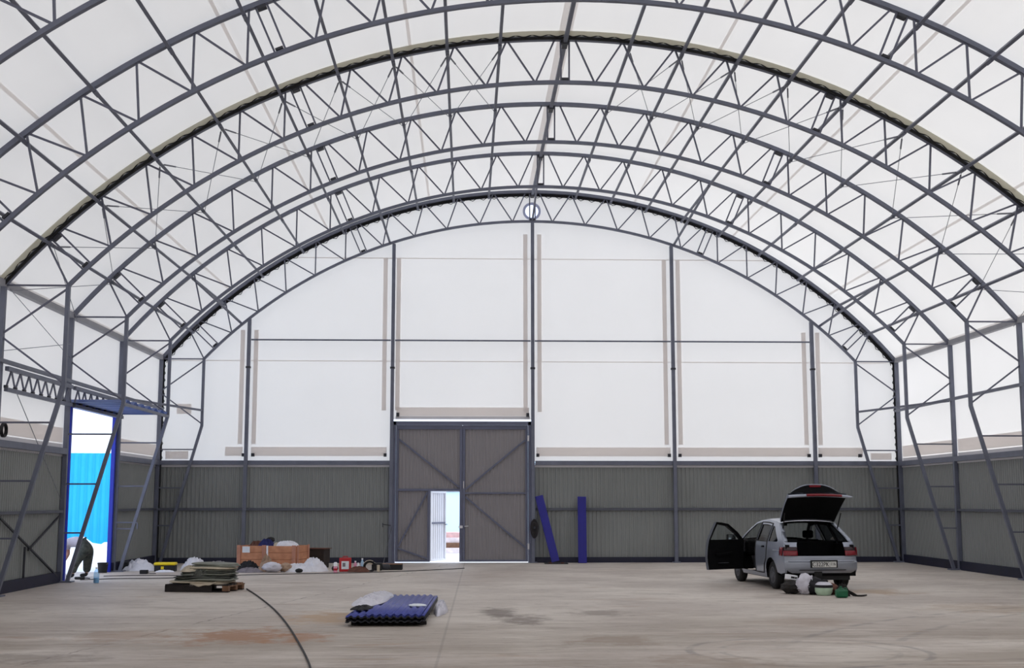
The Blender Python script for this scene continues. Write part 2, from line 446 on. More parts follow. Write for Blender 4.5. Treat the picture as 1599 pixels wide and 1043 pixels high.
# ------------------------------------------------------------------ setting: floor, roof, walls
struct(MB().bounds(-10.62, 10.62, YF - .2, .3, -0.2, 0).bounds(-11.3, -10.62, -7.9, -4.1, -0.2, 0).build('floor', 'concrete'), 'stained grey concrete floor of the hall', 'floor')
struct(MB().bounds(-70, 70, -80, 110, -0.5, -0.06).build('ground', 'snow'), 'bright white ground outside the doors', 'ground')

roof = MB()
nA = 64
roof.grid(lambda u, v: po(-DTO + 2 * DTO * u, 0.09, YF + (YB - YF) * v), nA, 2)
roof_o = struct(roof.build('ceiling', 'membrane', fix=False), 'white translucent membrane roof', 'roof')
for d, wd, nm in ((0, .125, 'ridge_seam'), (-12.6, .03, 'roof_seam'), (12.6, .03, 'roof_seam'), (-25.3, .03, 'roof_seam'), (25.3, .03, 'roof_seam'), (-38.9, .03, 'roof_seam'), (38.9, .03, 'roof_seam')):
    h = math.degrees(wd / RO)
    MB().grid(lambda u, v: po(d - h + 2 * h * u, 0.075, YF + (YB - .05 - YF) * v), 2, 2).build(nm, 'double', roof_o)
for sgn in (-1, 1):               # eave pockets of doubled fabric
    MB().grid(lambda u, v: po(sgn * (DTO - .5 * u - .05), 0.07, YF + (YB - .05 - YF) * v), 2, 2).build('eave_pocket', 'double', roof_o)

ZP = 2.66                         # top of the corrugated cladding
def corr(mb, along, z0, z1, fixed, axis, pitch=0.115, dep=0.02, inward=-1):
    """trapezoid sheet standing between z0 and z1, running over `along`"""
    a, e = along; prof = []
    while a < e:
        for t, d in ((0, 0), (.35, 0), (.5, 1), (.85, 1)):
            q = min(a + t * pitch, e); prof.append((q, d * dep))
        a += pitch
    prof.append((e, 0))
    vs_ = []
    for z in (z0, z1):
        for q, d in prof:
            vs_.append(V(q, fixed + inward * d, z) if axis == 'x' else V(fixed + inward * d, q, z))
    n = len(prof)
    mb.add(vs_, [(i, i + 1, n + i + 1, n + i) for i in range(n - 1)])
    return mb

# back gable: membrane with a round vent hole and the gate opening
GX0, GX1, GZ = -3.96, 0.02, 3.98
outer = [(-W - .05, 2.80)]
outer += [(po(-DTO + 2 * DTO * i / 48, .09).x, po(-DTO + 2 * DTO * i / 48, .09).z) for i in range(49)]
outer += [(W + .05, 2.80), (GX1, 2.80), (GX1, GZ), (GX0, GZ), (GX0, 2.80)]
VX, VZ, VR = -0.011, 10.003, 0.19
hole = [(VX + VR * math.cos(2 * PI * i / 20), VZ + VR * math.sin(2 * PI * i / 20)) for i in range(20)]
wb = struct(region(MB(), outer, [hole], 0.9, lambda a, b: V(a, YB, b)).build('wall_back', 'membrane', fix=False), 'white membrane back gable wall over grey corrugated cladding', 'wall')
cl = MB()
corr(cl, (-W - .05, GX0), 0.12, ZP, YB - .01, 'x'); corr(cl, (GX1, W + .05), 0.12, ZP, YB - .01, 'x')
cl.build('corrugated_cladding', 'cladding', wb, smooth=False)
MB().bounds(-W, GX0, YB - .05, YB + .02, ZP - .02, ZP + .05).bounds(GX1, W, YB - .05, YB + .02, ZP - .02, ZP + .05).build('cap_flashing', 'flash', wb)
MB().bounds(-W, GX0 - .02, YB - .07, YB + .1, 0, .15).bounds(GX1 + .02, W, YB - .07, YB + .1, 0, .15).build('kick_board', 'navy', wb)
for x0, x1 in ((-8.6, -8.12), (-7.88, -4.1), (0.1, 3.9), (4.12, 7.86), (8.12, 9.4)):
    MB().bounds(x0, x1, YB - .05, YB - .03, 2.95, 3.2).build('membrane_pocket', 'double', wb)
MB().bounds(-3.84, -.1, YB - .05, YB - .03, 4.08, 4.32).build('membrane_pocket', 'double', wb)
MB().bounds(-3.86, -.08, YB - .06, YB - .02, 3.99, 4.07).build('cap_flashing', 'flash', wb)
for cx, z0, z1 in ((-8, 3.28, 6.5), (-4, 4.23, 8.6), (0, 4.2, 9.32), (4, 3.28, 8.6), (8, 3.28, 6.5)):
    for off in ((-.2, .18) if cx < 0 else (-.2, .2)):
        MB().bounds(cx + off - .06, cx + off + .06, YB - .035, YB - .02, z0, z1).build('membrane_strip', 'double', wb)
for z in (5.63, 8.6):
    hw = math.sqrt(max(0, RO ** 2 - (z - CO) ** 2)) - .25
    MB().bounds(-hw, hw, YB - .012, YB - .004, z - .012, z + .012).build('weld_seam', 'double', wb)
for x0, x1, z0, z1 in ((-9.98, -9.58, 4.12, 4.4), (-10.25, -9.62, 2.86, 3.08), (9.63, 10.22, 2.86, 3.05)):
    MB().bounds(x0, x1, YB - .03, YB - .015, z0, z1).build('membrane_patch', 'double', wb)
for x in (-8.08, -7.82, -4.14, .14, 3.86, 4.16, 7.84, 8.16, 9.3):
    MB().bounds(x - .04, x + .04, YB - .14, YB - .04, 2.93, 3.02).build('strap_tensioner', 'darksteel', wb)
for x in (-3.8, -.14):
    MB().bounds(x - .04, x + .04, YB - .14, YB - .04, 4.06, 4.16).build('strap_tensioner', 'darksteel', wb)
vr = MB().lathe([(.19, -.01), (.26, -.01), (.26, .02), (.19, .02), (.19, -.01)], (VX, YB - .03, VZ), 'y', 32)
tag(vr.build('vent_ring', 'ventring', org=(VX, YB, VZ)), 'round bluish vent ring around a bright hole under the ridge', 'vent')

# side walls
DY0, DY1, DZ = -7.92, -4.10, 3.80     # side entrance in the left wall
for side, sg in (('left', -1), ('right', 1)):
    X = sg * (W + .07)
    mw = MB()
    spans = [(YF, DY0), (DY1, YB)] if sg < 0 else [(YF, YB)]
    for a, b in spans: mw.grid(lambda u, v: V(X, a + (b - a) * u, 2.72 + (ZE + .12 - 2.72) * v), 12, 4)
    if sg < 0: mw.grid(lambda u, v: V(X, DY0 + (DY1 - DY0) * u, DZ + (ZE + .12 - DZ) * v), 4, 2)
    ws = struct(mw.build('wall_' + side, 'membrane', fix=False), 'white membrane %s side wall over grey corrugated cladding' % side, 'wall')
    c2 = MB()
    for a, b in spans: corr(c2, (a, b), .18, ZP, X, 'y', inward=-sg)
    c2.build('corrugated_cladding', 'cladding', ws, smooth=False)
    k, fl = MB(), MB()
    for a, b in spans:
        k.bounds(X - .1, X + .1, a, b, 0, .22); fl.bounds(X - .045, X + .02, a, b, ZP - .02, ZP + .05)
    k.build('kick_board', 'navy', ws); fl.build('cap_flashing', 'flash', ws)
    for f in range(0, 7):
        a, b = -S * (f + 1) + .15, -S * f - .15
        if sg < 0 and f == 1: continue
        xx = X - sg * .03
        MB().bounds(xx - .01, xx + .01, a, b, 2.93, 3.24).build('membrane_pocket', 'double', ws)
        MB().bounds(xx - .015, xx + .015, a, b, 2.80, 2.9).build('cap_flashing', 'flash', ws)
# front gable behind the photographer
fo = [(-W - .05, 0)] + [(po(-DTO + 2 * DTO * i / 48, .09).x, po(-DTO + 2 * DTO * i / 48, .09).z) for i in range(49)] + [(W + .05, 0)]
struct(region(MB(), fo, [], 1.6, lambda a, b: V(a, YF, b)).build('wall_front', 'membrane', fix=False), 'white membrane front gable wall behind the camera', 'wall')

# ------------------------------------------------------------------ lattice arch frames
def sq(w, h): return [(-w / 2, -h / 2), (w / 2, -h / 2), (w / 2, h / 2), (-w / 2, h / 2)]

def web_list():
    L = []
    for sg in (-1, 1):
        o = lambda d: po(sg * d); i = lambda d: pi_(sg * d)
        L.append((po(sg * .35), pi_(sg * .35)))
        for b in (0.0, 22.4):
            path = [('o', .8), ('i', 2.6), ('o', 4.75), ('i', 6.9), ('o', 9.05), ('i', 11.2), ('o', 13.35), ('i', 15.5), ('o', 17.65), ('i', 19.8), ('o', 21.6)]
            for (k1, d1), (k2, d2) in zip(path, path[1:]):
                L.append(((o if k1 == 'o' else i)(b + d1), (o if k2 == 'o' else i)(b + d2)))
            for e in (-.4, .4): L.append((o(b + 22.4 + e), i(b + 22.4 + e)))
        L.append((o(45.6), i(DTI)))
        L.append((V(sg * XI, 0, ZE), V(sg * W, 0, ZE)))
        L.append((V(sg * XI, 0, ZE - .05), V(sg * W, 0, 4.74)))
        L.append((V(sg * W, 0, 4.70), V(sg * XI, 0, ZK + .05)))
        for z in (1.03, 2.06, 3.12):
            x = 10.26 - (10.26 - XI) * z / ZK
            L.append((V(sg * x, 0, z), V(sg * W, 0, z)))
    return L

def make_frame():
    t = empty('lattice_arch_frame')
    oc = [po(-DTO + 2 * DTO * k / 72) for k in range(73)]
    ic = [pi_(-DTI + 2 * DTI * k / 72) for k in range(73)]
    MB().sweep(oc, sq(.08, .10)).build('outer_chord', 'steel', t)
    MB().sweep(ic, sq(.066, .08)).build('inner_chord', 'steel', t)
    for sg in (-1, 1):
        MB().bar((sg * W, 0, 0), (sg * W, 0, ZE + .03), .095, .10).build('column', 'steel', t)
        MB().sweep([V(sg * 10.26, 0, .02), V(sg * XI, 0, ZK), V(sg * XI, 0, ZE + .02)], sq(.072, .08)).build('inner_leg', 'steel', t)
        MB().bounds(sg * 10.34 - .2, sg * 10.34 + .2, -.12, .12, .002, .03).build('base_plate', 'steel', t)
    for a, b in web_list():
        MB().bar(a, b, .033, .033).build('web_strut', 'web', t)
    for d in (-44.8, -22.4, 0, 22.4, 44.8):
        MB().box(po(d, -.075), (.15, .13, .05), Matrix.Rotation(R(d), 3, 'Y')).build('splice_plate', 'darksteel', t)
        MB().box(pi_(d, .06), (.13, .11, .04), Matrix.Rotation(R(d), 3, 'Y')).build('splice_plate', 'darksteel', t)
    return t

def copy_tree(o, parent=None):
    c = o.copy(); COL.objects.link(c); c.parent = parent
    for ch in list(o.children): copy_tree(ch, c)
    return c

frame0 = make_frame()
flabels = ['grey lattice arch frame against the back gable wall, laced with black rope',
           'grey lattice arch frame second from the back wall, beside the crate side of the entrance',
           'grey lattice arch frame third from the back wall, one leg crossing the side entrance',
           'grey lattice arch frame under the dark laced roof joint, fourth from the back wall',
           'grey lattice arch frame fifth from the back wall, its ridge cut by the top edge',
           'grey lattice arch frame nearest the camera, showing only in the upper corners']
frames = []
for k in range(6):
    f = frame0 if k == 0 else copy_tree(frame0)
    f.location = (0, -S * k, 0)
    tag(f, flabels[k], 'arch frame', 'lattice arch frames of the hall'); frames.append(f)

# black lacing of the membrane on the gable frame and on the fourth frame
def lacing(t, y, r_in, r_out, legs):
    z = MB(); n = 150
    pts = []
    for k in range(n + 1):
        d = -DTO + 2 * DTO * k / n
        pts.append(po(d, r_out if k % 2 else r_in, y))
    z.tube(pts, .011, 5)
    if legs:
        for sg in (-1, 1):
            z.tube([V(sg * (W + (-.04 if k % 2 else -.095)), y, ZE - (ZE - 2.7) * k / 30) for k in range(31)], .011, 5)
    z.build('lacing_rope', 'lace', t)
k0 = MB().sweep([po(-DTO + 2 * DTO * k / 72, -.07, .08) for k in range(73)], sq(.10, .03))
for sg in (-1, 1): k0.bar((sg * (W - .03), .08, .15), (sg * (W - .03), .08, ZE), .1, .03)
k0.build('keder_strip', 'lace', frames[0])
lacing(frames[0], .10, -.16, -.08, True)
MB().sweep([po(-DTO + 2 * DTO * k / 72, .045, -.17) for k in range(73)], sq(.008, .24)).build('membrane_flap', 'khaki', frames[3])
MB().sweep([po(-DTO + 2 * DTO * k / 72, -.02, -.08) for k in range(73)], sq(.05, .02)).build('keder_strip', 'lace', frames[3])
lacing(frames[3], -.10, .0, .045, False)

# ------------------------------------------------------------------ purlins, cables, rails
PUR = [5.35, 9.7, 14.2, 18.8, 23.7, 29.15, 34.85, 40.5, 45.5]
PY1, PY0 = .05, -5.6 * S
def purlin_pts(d):
    return po(d, -.10, PY0), po(d, -.10, PY1)
a, b = purlin_pts(0)
t = empty('ridge_purlin', a); tag(t, 'grey steel ridge purlin along the top of the roof under the wide beige seam', 'purlin')
MB().bar(a, b, .065, .075).build('purlin_tube', 'steel', t, a)
for k in range(6):
    c = po(0, -.10, -S * k); MB().box(c, (.1, .3, .1)).build('purlin_joint', 'darksteel', t, a)
for side, sg in (('left', -1), ('right', 1)):
    for n, d in enumerate(PUR):
        a, b = purlin_pts(sg * d); rot = Matrix.Rotation(R(sg * d), 3, 'Y')
        t = empty('roof_purlin', a)
        where = 'directly %s of the ridge purlin' % side if n == 0 else ('lowest on the %s slope just above the eave' % side if n == 8 else '%s one %s of the ridge purlin' % (ORD[n], side))
        tag(t, 'grey steel roof purlin, ' + where, 'purlin', 'roof purlins')
        MB().box((a + b) / 2, (.054, (b - a).length, .062), rot).build('purlin_tube', 'steel', t, a)
        for k in range(6):
            MB().box(po(sg * d, -.105, -S * k), (.068, .22, .076), rot).build('purlin_joint', 'steel', t, a)

# thin bracing wires crossing in the roof bay between the third and fourth frames
bounds_ = PUR + [DTO]
for side, sg in (('left', -1), ('right', 1)):
    for n in range(9):
        d0, d1 = bounds_[n] * sg, bounds_[n + 1] * sg
        for way, (ya, yb) in enumerate(((-3 * S, -2 * S), (-2 * S, -3 * S))):
            a, b = po(d0, -.16, ya), po(d1, -.16, yb)
            up = 'rising toward the camera' if way == 0 else 'rising toward the back wall'
            m = MB().tube([a, b], .007, 5)
            if n < 8:
                q = a if way == 0 else b; w = b if way == 0 else a
                m.tube([q.lerp(w, .04), q.lerp(w, .14)], .017, 6)
            o = m.build('bracing_wire', 'wire', org=a)
            low, hi = (ORD[n], ORD[n + 1]) if n < 8 else ('ninth', '')
            txt = 'thin wire %s of the ridge, between %s and %s purlins, %s' % (side, low, hi, up) if n < 8 else 'thin wire between the lowest %s purlin and the eave, %s' % (side, up)
            tag(o, txt, 'wire', 'thin bracing wires under the roof')

# diagonal struts from the second frame's outer chord to the gable frame's inner chord
for d, txt in ((0, 'down to the middle gable column under the ridge'), (-18.8, 'down to the second gable column from the left'), (18.8, 'down to the second gable column from the right'),
               (-40.5, 'down to the leftmost gable column'), (40.5, 'down to the rightmost gable column')):
    a, b = po(d, -.12, -S), pi_(d, .02, 0)
    tag(MB().bar(a, b, .05, .05, (1, 0, 0)).build('diagonal_strut', 'steel', org=a), 'slanting grey strut from the roof ' + txt, 'strut', 'slanting struts behind the gable')

for side, sg in (('left', -1), ('right', 1)):
    x = sg * (W - .09)
    o = MB().bar((sg * W, PY0, ZE + .03), (sg * W, -.02, ZE + .03), .12, .12).build('eave_beam', 'eave', org=(sg * W, PY0, ZE))
    tag(o, 'grey steel eave beam along the top of the %s side wall' % side, 'beam')
    t = empty('side_rail', (x, PY0, 4.24)); tag(t, 'grey steel rail high on the %s side wall%s' % (side, ' above the zigzag girder' if sg < 0 else ', running along the outer columns'), 'rail')
    MB().bar((x, PY0, 4.24), (x, -.06, 4.24), .07, .07).build('rail_tube', 'steel', t, (x, PY0, 4.24))
    a, b = V(sg * (W - .1), -S, 4.21), V(sg * XI, 0, 4.21)
    tag(MB().bar(a, b, .055, .055, (0, 0, 1)).build('corner_brace', 'steel', org=a), 'slanting grey corner brace high in the back %s corner' % side, 'brace')
    # rails and girts of the side wall
    for nm, z, h, w in (('wall_rail', 2.75, .13, .10), ('wall_girt', 1.48, .06, .06)):
        mb = MB(); xx = sg * (W + .0)
        for a, b in ([(PY0, DY0 - .06), (DY1 + .06, -.05)] if sg < 0 else [(PY0, -.05)]):
            mb.bounds(xx - w / 2, xx + w / 2, a, b, z - h / 2, z + h / 2)
        tag(mb.build(nm, 'steel' if nm == 'wall_rail' else 'girt', org=(xx, PY0, z)), ('thick grey rail capping the cladding of the %s side wall' if nm == 'wall_rail' else 'thin grey girt halfway up the cladding of the %s side wall') % side, 'rail')

# zigzag girder over the side entrance bays of the left wall
xg = -W + .10
for k, (y0, y1, txt) in enumerate(((-2 * S + .1, -S - .1, 'over the blue side entrance'), (-3 * S + .1, -2 * S - .1, 'on the left wall, left of the side entrance'))):
    t = empty('zigzag_girder', (xg, y0, 3.72)); o3 = (xg, y0, 3.72)
    tag(t, 'grey zigzag lattice girder ' + txt, 'girder', 'zigzag girders on the left wall')
    MB().bounds(xg - .035, xg + .035, y0, y1, 4.08, 4.16).build('top_chord', 'steel', t, o3)
    MB().bounds(xg - .035, xg + .035, y0, y1, 3.70, 3.77).build('bottom_chord', 'steel', t, o3)
    n = 16; ys = [y0 + (y1 - y0) * j / n for j in range(n + 1)]
    for j in range(n):
        MB().bar((xg, ys[j], 4.10 if j % 2 else 3.76), (xg, ys[j + 1], 3.76 if j % 2 else 4.10), .028, .028, (1, 0, 0)).build('web_strut', 'web', t, o3)
        if j % 2 == 0: MB().box((xg, ys[j], 3.785), (.05, .1, .05)).build('gusset', 'darksteel', t, o3)

# blue corrugated sheet lying flat over the side entrance, between wall and inner legs
cs = MB(); nn = 26; prof = []
for j in range(nn + 1): prof.append((-2 * S + .02 + (2 * (S / 2) - .04) * j / nn,   .085 if (j // 2) % 2 else 0))
vs_ = [V(x, y, 3.80 + d) for x in (-W - .05, -XI) for y, d in prof]
cs.add(vs_, [(j, j + 1, nn + 1 + j + 1, nn + 1 + j) for j in range(nn)])
t = empty('entrance_canopy', (-9.8, -6, 3.8)); tag(t, 'flat blue corrugated canopy sheet over the side entrance', 'canopy')
cs.build('canopy_sheet', 'canopy', t, (-9.8, -6, 3.8), smooth=False, solid=.006)
MB().bar((-XI, -2 * S, 3.77), (-XI, -S, 3.77), .06, .07).build('edge_bar', 'steel', t, (-9.8, -6, 3.8))

# side entrance frame
t = empty('side_entrance_frame', (-W, -6, 0)); struct(t, 'blue steel frame of the tall open side entrance', 'door frame')
for y, dx in ((DY0 + .12, .06), (DY1 - .04, 0)): MB().bounds(-W - .11 + dx, -W - .02 + dx, y - .05, y + .05, 0, DZ).build('jamb', 'blue', t, (-W, -6, 0))
MB().bounds(-W - .12, -W + .06, DY0, DY1, DZ - .07, DZ).build('lintel', 'blue', t, (-W, -6, 0))

# bracing wires and bars on the left wall
LW = [((-11.9, ZE), (-8.1, 4.75), 'from the eave down to the third frame'), ((-11.9, 4.45), (-8.1, 5.05), 'rising toward the back above the zigzag girder')]
for (y0, z0), (y1, z1), txt in LW:
    x = -W + .03
    tag(MB().tube([V(x, y0, z0), V(x, y1, z1)], .007, 5).build('wall_wire', 'wire', org=(x, y0, z0)), 'thin bracing wire on the left wall ' + txt, 'wire', 'wires on the left wall')
x = -W + .02
tag(MB().tube([V(x, -11.1, 3.72), V(x, -8.2, 1.72)], .008, 5).build('wall_wire', 'wire', org=(x, -11.1, 3.7)), 'thin wire slanting down across the left wall toward the side entrance', 'wire', 'wires on the left wall')
t = empty('panel_brace', (x, -10, .2)); o3 = (x, -10, .2)
tag(t, 'crossed dark bars on the cladding beside the side entrance', 'brace')
for (y0, z0), (y1, z1) in (((-11.7, 1.42), (-8.25, .15)), ((-8.28, 1.38), (-10.05, .75)), ((-10.24, .82), (-10.24, .2))):
    MB().bar((x, y0, z0), (x, y1, z1), .035, .035, (1, 0, 0)).build('bar', 'darksteel', t, o3)

# bent pipe hook on the jamb of the side entrance
tag(MB().tube([V(-W + .04, -4.02, 1.18), V(-W + .30, -4.02, 1.18), V(-9.90, -4.02, 1.18), V(-9.87, -4.02, 1.16), V(-9.87, -4.02, 1.02)], .018, 8).build('pipe_hook', 'steel', org=(-W, -4.02, 1.18)), 'bent pipe hook sticking out beside the entrance jamb', 'hook')

cr = MB()
for k in range(3): cr.tube([V(-W + .12 + .02 * k, -12.0 + .12 * math.cos(a), 2.98 + .12 * math.sin(a)) for a in [2 * PI * j / 20 for j in range(20)]], .014, 6, True)
tag(cr.build('cable_coil', 'cable', org=(-W + .12, -12, 2.98)), 'black cable coil hanging on the column at the far left edge', 'cable')

# ------------------------------------------------------------------ gable columns, rails, girts
ctop = {-8: 6.80, -4: 8.98, 0: 9.64, 4: 8.98, 8: 6.80}
cn = {-8: 'leftmost grey gable column, standing behind the wooden crate', -4: 'grey gable column rising from the left post of the gate',
      0: 'tallest grey gable column, under the round vent and beside the gate', 4: 'grey gable column on the back wall left of the car', 8: 'rightmost grey gable column, standing behind the car'}
for x, z in ctop.items():
    t = empty('gable_column', (x, 0, 0)); tag(t, cn[x], 'column', 'columns of the back gable')
    xc = x + (.04 if x == -4 else 0)
    MB().bounds(xc - .047, xc + .047, -.05, .06, 0, z).build('column_shaft', 'steel', t, (x, 0, 0))
    MB().bounds(xc - .11, xc + .11, -.1, .1, .002, .025).build('base_plate', 'steel', t, (x, 0, 0))
    MB().bounds(xc - .065, xc + .065, -.065, .06, 5.40, 5.45).build('splice_collar', 'darksteel', t, (x, 0, 0))
for (x0, x1, txt) in ((-W, GX0 - .05, 'left of the gate'), (GX1 + .05, W, 'right of the gate')):
    o = MB().bounds(x0, x1, .03, .13, 2.70, 2.82).build('wall_rail', 'steel', org=(x0, .08, 2.76)); tag(o, 'thick grey rail capping the back wall cladding ' + txt, 'rail')
    o = MB().bounds(x0, x1, .06, .12, 1.44, 1.51).build('wall_girt', 'girt', org=(x0, .08, 1.47)); tag(o, 'thin grey girt halfway up the back wall cladding ' + txt, 'rail')
for x0, x1, txt in ((-7.94, -4.02, 'from the leftmost gable column'), (-3.9, -.06, 'above the gate, left of the middle column'), (.06, 3.94, 'right of the middle column'), (4.06, 7.94, 'to the rightmost gable column')):
    o = MB().bounds(x0, x1, .0, .05, 6.19, 6.23).build('gable_rail', 'steel', org=(x0, 0, 6.21)); tag(o, 'thin horizontal rail high on the white gable ' + txt, 'rail', 'thin rails across the white gable')

# ------------------------------------------------------------------ gate with wicket door
GY = .10
t = empty('gate_frame', (-1.97, GY, 0)); struct(t, 'blue grey steel frame of the two-leaf gate', 'gate frame')
o3 = (-1.97, GY, 0)
MB().bounds(-3.93, -3.84, GY - .08, GY + .04, 0, 3.92).build('post', 'gateframe', t, o3)
MB().bounds(-.13, -.035, GY - .08, GY + .04, 0, 3.92).build('post', 'gateframe', t, o3)
MB().bounds(-3.93, -.055, GY - .08, GY + .04, 3.82, 3.92).build('lintel', 'gateframe', t, o3)
XM = -1.975
def leaf(label, x0, x1, wicket):
    t = empty('gate_leaf', ((x0 + x1) / 2, GY, .03)); o3 = t.location.copy(); tag(t, label, 'gate', 'leaves of the gate')
    y0, y1 = GY - .03, GY + .03
    WX0, WX1, WZ = -2.87, -2.02, 1.98
    if wicket:
        s_ = MB(); corr(s_, (x0 + .03, WX0), .06, WZ, GY + .03, 'x', pitch=.1, dep=.012); corr(s_, (x0 + .03, x1 - .03), WZ, 3.72, GY + .03, 'x', pitch=.1, dep=.012)
    else:
        s_ = MB(); corr(s_, (x0 + .03, x1 - .03), .06, 3.72, GY + .03, 'x', pitch=.1, dep=.012)
    s_.build('leaf_sheet', 'gatesheet', t, o3, smooth=False)
    fr = MB(); w = .07
    fr.bounds(x0, x0 + w, y0, y1, .03, 3.815).bounds(x1 - w, x1, y0, y1, .03, 3.815)
    fr.bounds(x0 + w, x1 - w, y0, y1, 3.70, 3.815)
    fr.bounds(x0 + w, (WX0 - .07) if wicket else x1 - w, y0, y1, .03, .08)
    fr.build('leaf_frame', 'gateframe', t, o3)
    def brace(p, q, w=.045): MB().bar((p[0], GY - .012, p[1]), (q[0], GY - .012, q[1]), w, .04).build('brace', 'gateframe', t, o3)
    if wicket:
        brace((x0 + w, WZ + .03), (x1 - w, WZ + .03), .06)
        MB().bounds(WX0 - .07, WX0, y0 - .01, y1, .03, WZ + .03).build('wicket_jamb', 'gateframe', t, o3)
        brace((x0 + .08, 3.42), (x1 - .08, 2.08)); brace((WX0 - .08, 1.94), (x0 + .08, .44)); brace((x0 + .08, .40), (WX0 - .08, .12))
        MB().bounds(x1 - .09, x1 + .02, GY - .06, GY - .03, .95, 1.02).build('lock_plate', 'flash', t, o3)
    else:
        brace((x0 + w, 1.92), (x1 - w, 1.92)); brace((x1 - .08, 3.40), (x0 + .08, 2.02)); brace((x0 + .08, 1.82), (x1 - .08, .42))
        MB().bounds(x0 - .03, x0 + .02, y1, y1 + .012, .03, 3.80).build('cover_strip', 'gateframe', t, o3)
        for z in (3.45, .45): MB().lathe([(.0, -.08), (.03, -.08), (.03, .08), (0, .08)], (x1 + .01, GY - .06, z), 'z', 10).build('hinge', 'flash', t, o3)
        MB().bar((x0 + .06, GY - .07, 1.0), (x0 + .17, GY - .07, 1.01), .02, .02).build('handle', 'flash', t, o3)
        MB().bar((x0 + .03, GY - .05, 2.05), (x0 + .03, GY - .05, 2.25), .02, .02).build('slide_bolt', 'flash', t, o3)
leaf('left leaf of the grey gate, with the open wicket doorway', -3.835, XM - .005, True)
leaf('right leaf of the grey gate, fully closed with three braces', XM + .005, -.135, False)
# wicket door, swung outward
hx, al = -2.865, R(60)
t = empty('wicket_door', (hx, GY + .06, .04), al); tag(t, 'narrow pale wicket door swung outward in the gate', 'door')
s_ = MB(); corr(s_, (.03, .80), .02, 1.90, .02, 'x', pitch=.11, dep=.014); s_.build('door_sheet', 'white', t, smooth=False)
MB().bounds(0, .05, -.02, .03, 0, 1.93).bounds(.78, .83, -.02, .03, 0, 1.93).bounds(.05, .78, -.02, .03, 1.88, 1.93).bounds(.05, .78, -.02, .03, 0, .05).build('door_frame', 'white', t)
MB().bounds(.05, .78, -.025, .0, 1.03, 1.07).build('cross_bar', 'gateframe', t)
MB().bar((.80, -.07, 1.0), (.70, -.07, 1.0), .018, .018).bar((.80, -.07, 1.0), (.80, 0, 1.0), .018, .018).build('handle', 'black', t)

# coil of dark hose hanging by the right gate post, latch by the left post
cl_ = MB()
for k in range(11):
    cl_.tube([V(.03 + (.045 + .011 * (k % 6)) * math.cos(a), -.075 - .03 * (k // 6) - .006 * k, 1.0 + (.09 + .03 * (k % 6)) * math.sin(a) - .01 * k) for a in [2 * PI * j / 26 for j in range(26)]], .016, 6, True)
tag(cl_.build('hose_coil', 'cable', org=(.03, -.1, 1.02)), 'dark coil of hose hanging beside the right gate post', 'hose')
t = empty('drop_bolt', (-4.05, .02, 1.0)); tag(t, 'dark drop bolt lever by the left gate post', 'bolt')
MB().bar((-4.18, -.08, 1.06), (-3.95, -.08, 1.03), .022, .022).bar((-4.17, -.08, 1.1), (-4.17, -.08, .98), .02, .02).build('lever', 'darksteel', t, (-4.05, .02, 1.0))

# ------------------------------------------------------------------ outside: fence, snow bank, lumber, facade
t = empty('blue_fence', (-15.5, 11, 0)); tag(t, 'bright blue corrugated fence outside the side entrance', 'fence')
fa, fb = V(-24.0, 9.6, 0), V(-8.0, 11.8, 0); fd = (fb - fa).normalized(); fnm = V(fd.y, -fd.x, 0)
fm = MB(); n = 260
vs_ = []
for z in (-.1, 3.42):
    for j in range(n + 1):
        vs_.append(fa + (fb - fa) * (j / n) + fnm * (.05 * (j // 2 % 2)) + V(0, 0, z))
fm.add(vs_, [(j, j + 1, n + 1 + j + 1, n + 1 + j) for j in range(n)])
fm.build('fence_sheet', 'fence', t, (-15.5, 11, 0), smooth=False, solid=.01)
fp = MB()
for j in range(5):
    p = fa.lerp(fb, (j + .5) / 5) - fnm * .1; MB().bounds(p.x - .05, p.x + .05, p.y - .05, p.y + .05, -.1, 3.3).build('fence_post', 'blue', t, (-15.5, 11, 0))
sb = MB()
sb.grid(lambda u, v: V(-25 + 18 * u, 6.8 + 4.2 * v + 2.4 * u * 0.9 - .6, -.1 + (.30 + .30 * noise.noise((u * 26, v * 3, 4)) + .2 * noise.noise((u * 70, v * 9, 1))) * math.sin(PI * min(1, v * 1.0))), 90, 14)
o = sb.build('snow_bank', 'snow', org=(-16, 9, 0)); tag(o, 'white snow bank heaped along the foot of the blue fence', 'snow', None, 'stuff')
t = empty('pale_facade', (-4, 34, 0)); tag(t, 'pale blue building far outside the wicket doorway', 'building')
MB().bounds(-12, 4, 34, 40, -.1, 5.5).build('facade_wall', 'paleblue', t, (-4, 34, 0))
MB().bounds(-12.1, 4.1, 33.9, 34.02, 2.2, 2.27).bounds(-12.1, 4.1, 33.9, 34.02, 3.7, 3.77).build('facade_joint', 'wire', t, (-4, 34, 0))
for k, (dx, dy, z, ln, rz, mt, txt) in enumerate([(0, 0, .05, 2.4, .05, 'lumber', 'pale board at the bottom of the outdoor lumber pile'), (.1, .1, .22, 2.6, -.04, 'palletwood', 'brown board in the middle of the outdoor lumber pile'),
                                                  (-.1, .2, .39, 2.3, .08, 'lumber', 'pale thick board upper in the outdoor lumber pile'), (.0, .3, .56, 2.5, .0, 'rustroof', 'reddish board on top of the outdoor lumber pile')]):
    r = Matrix.Rotation(rz, 3, 'Z')
    tag(MB().box((-2.2 + dx, 8.5 + dy, z - .02), (ln, .9, .17), r).build('lumber_board', mt, org=(-2.2 + dx, 8.5 + dy, z)), txt, 'board', 'outdoor lumber pile')
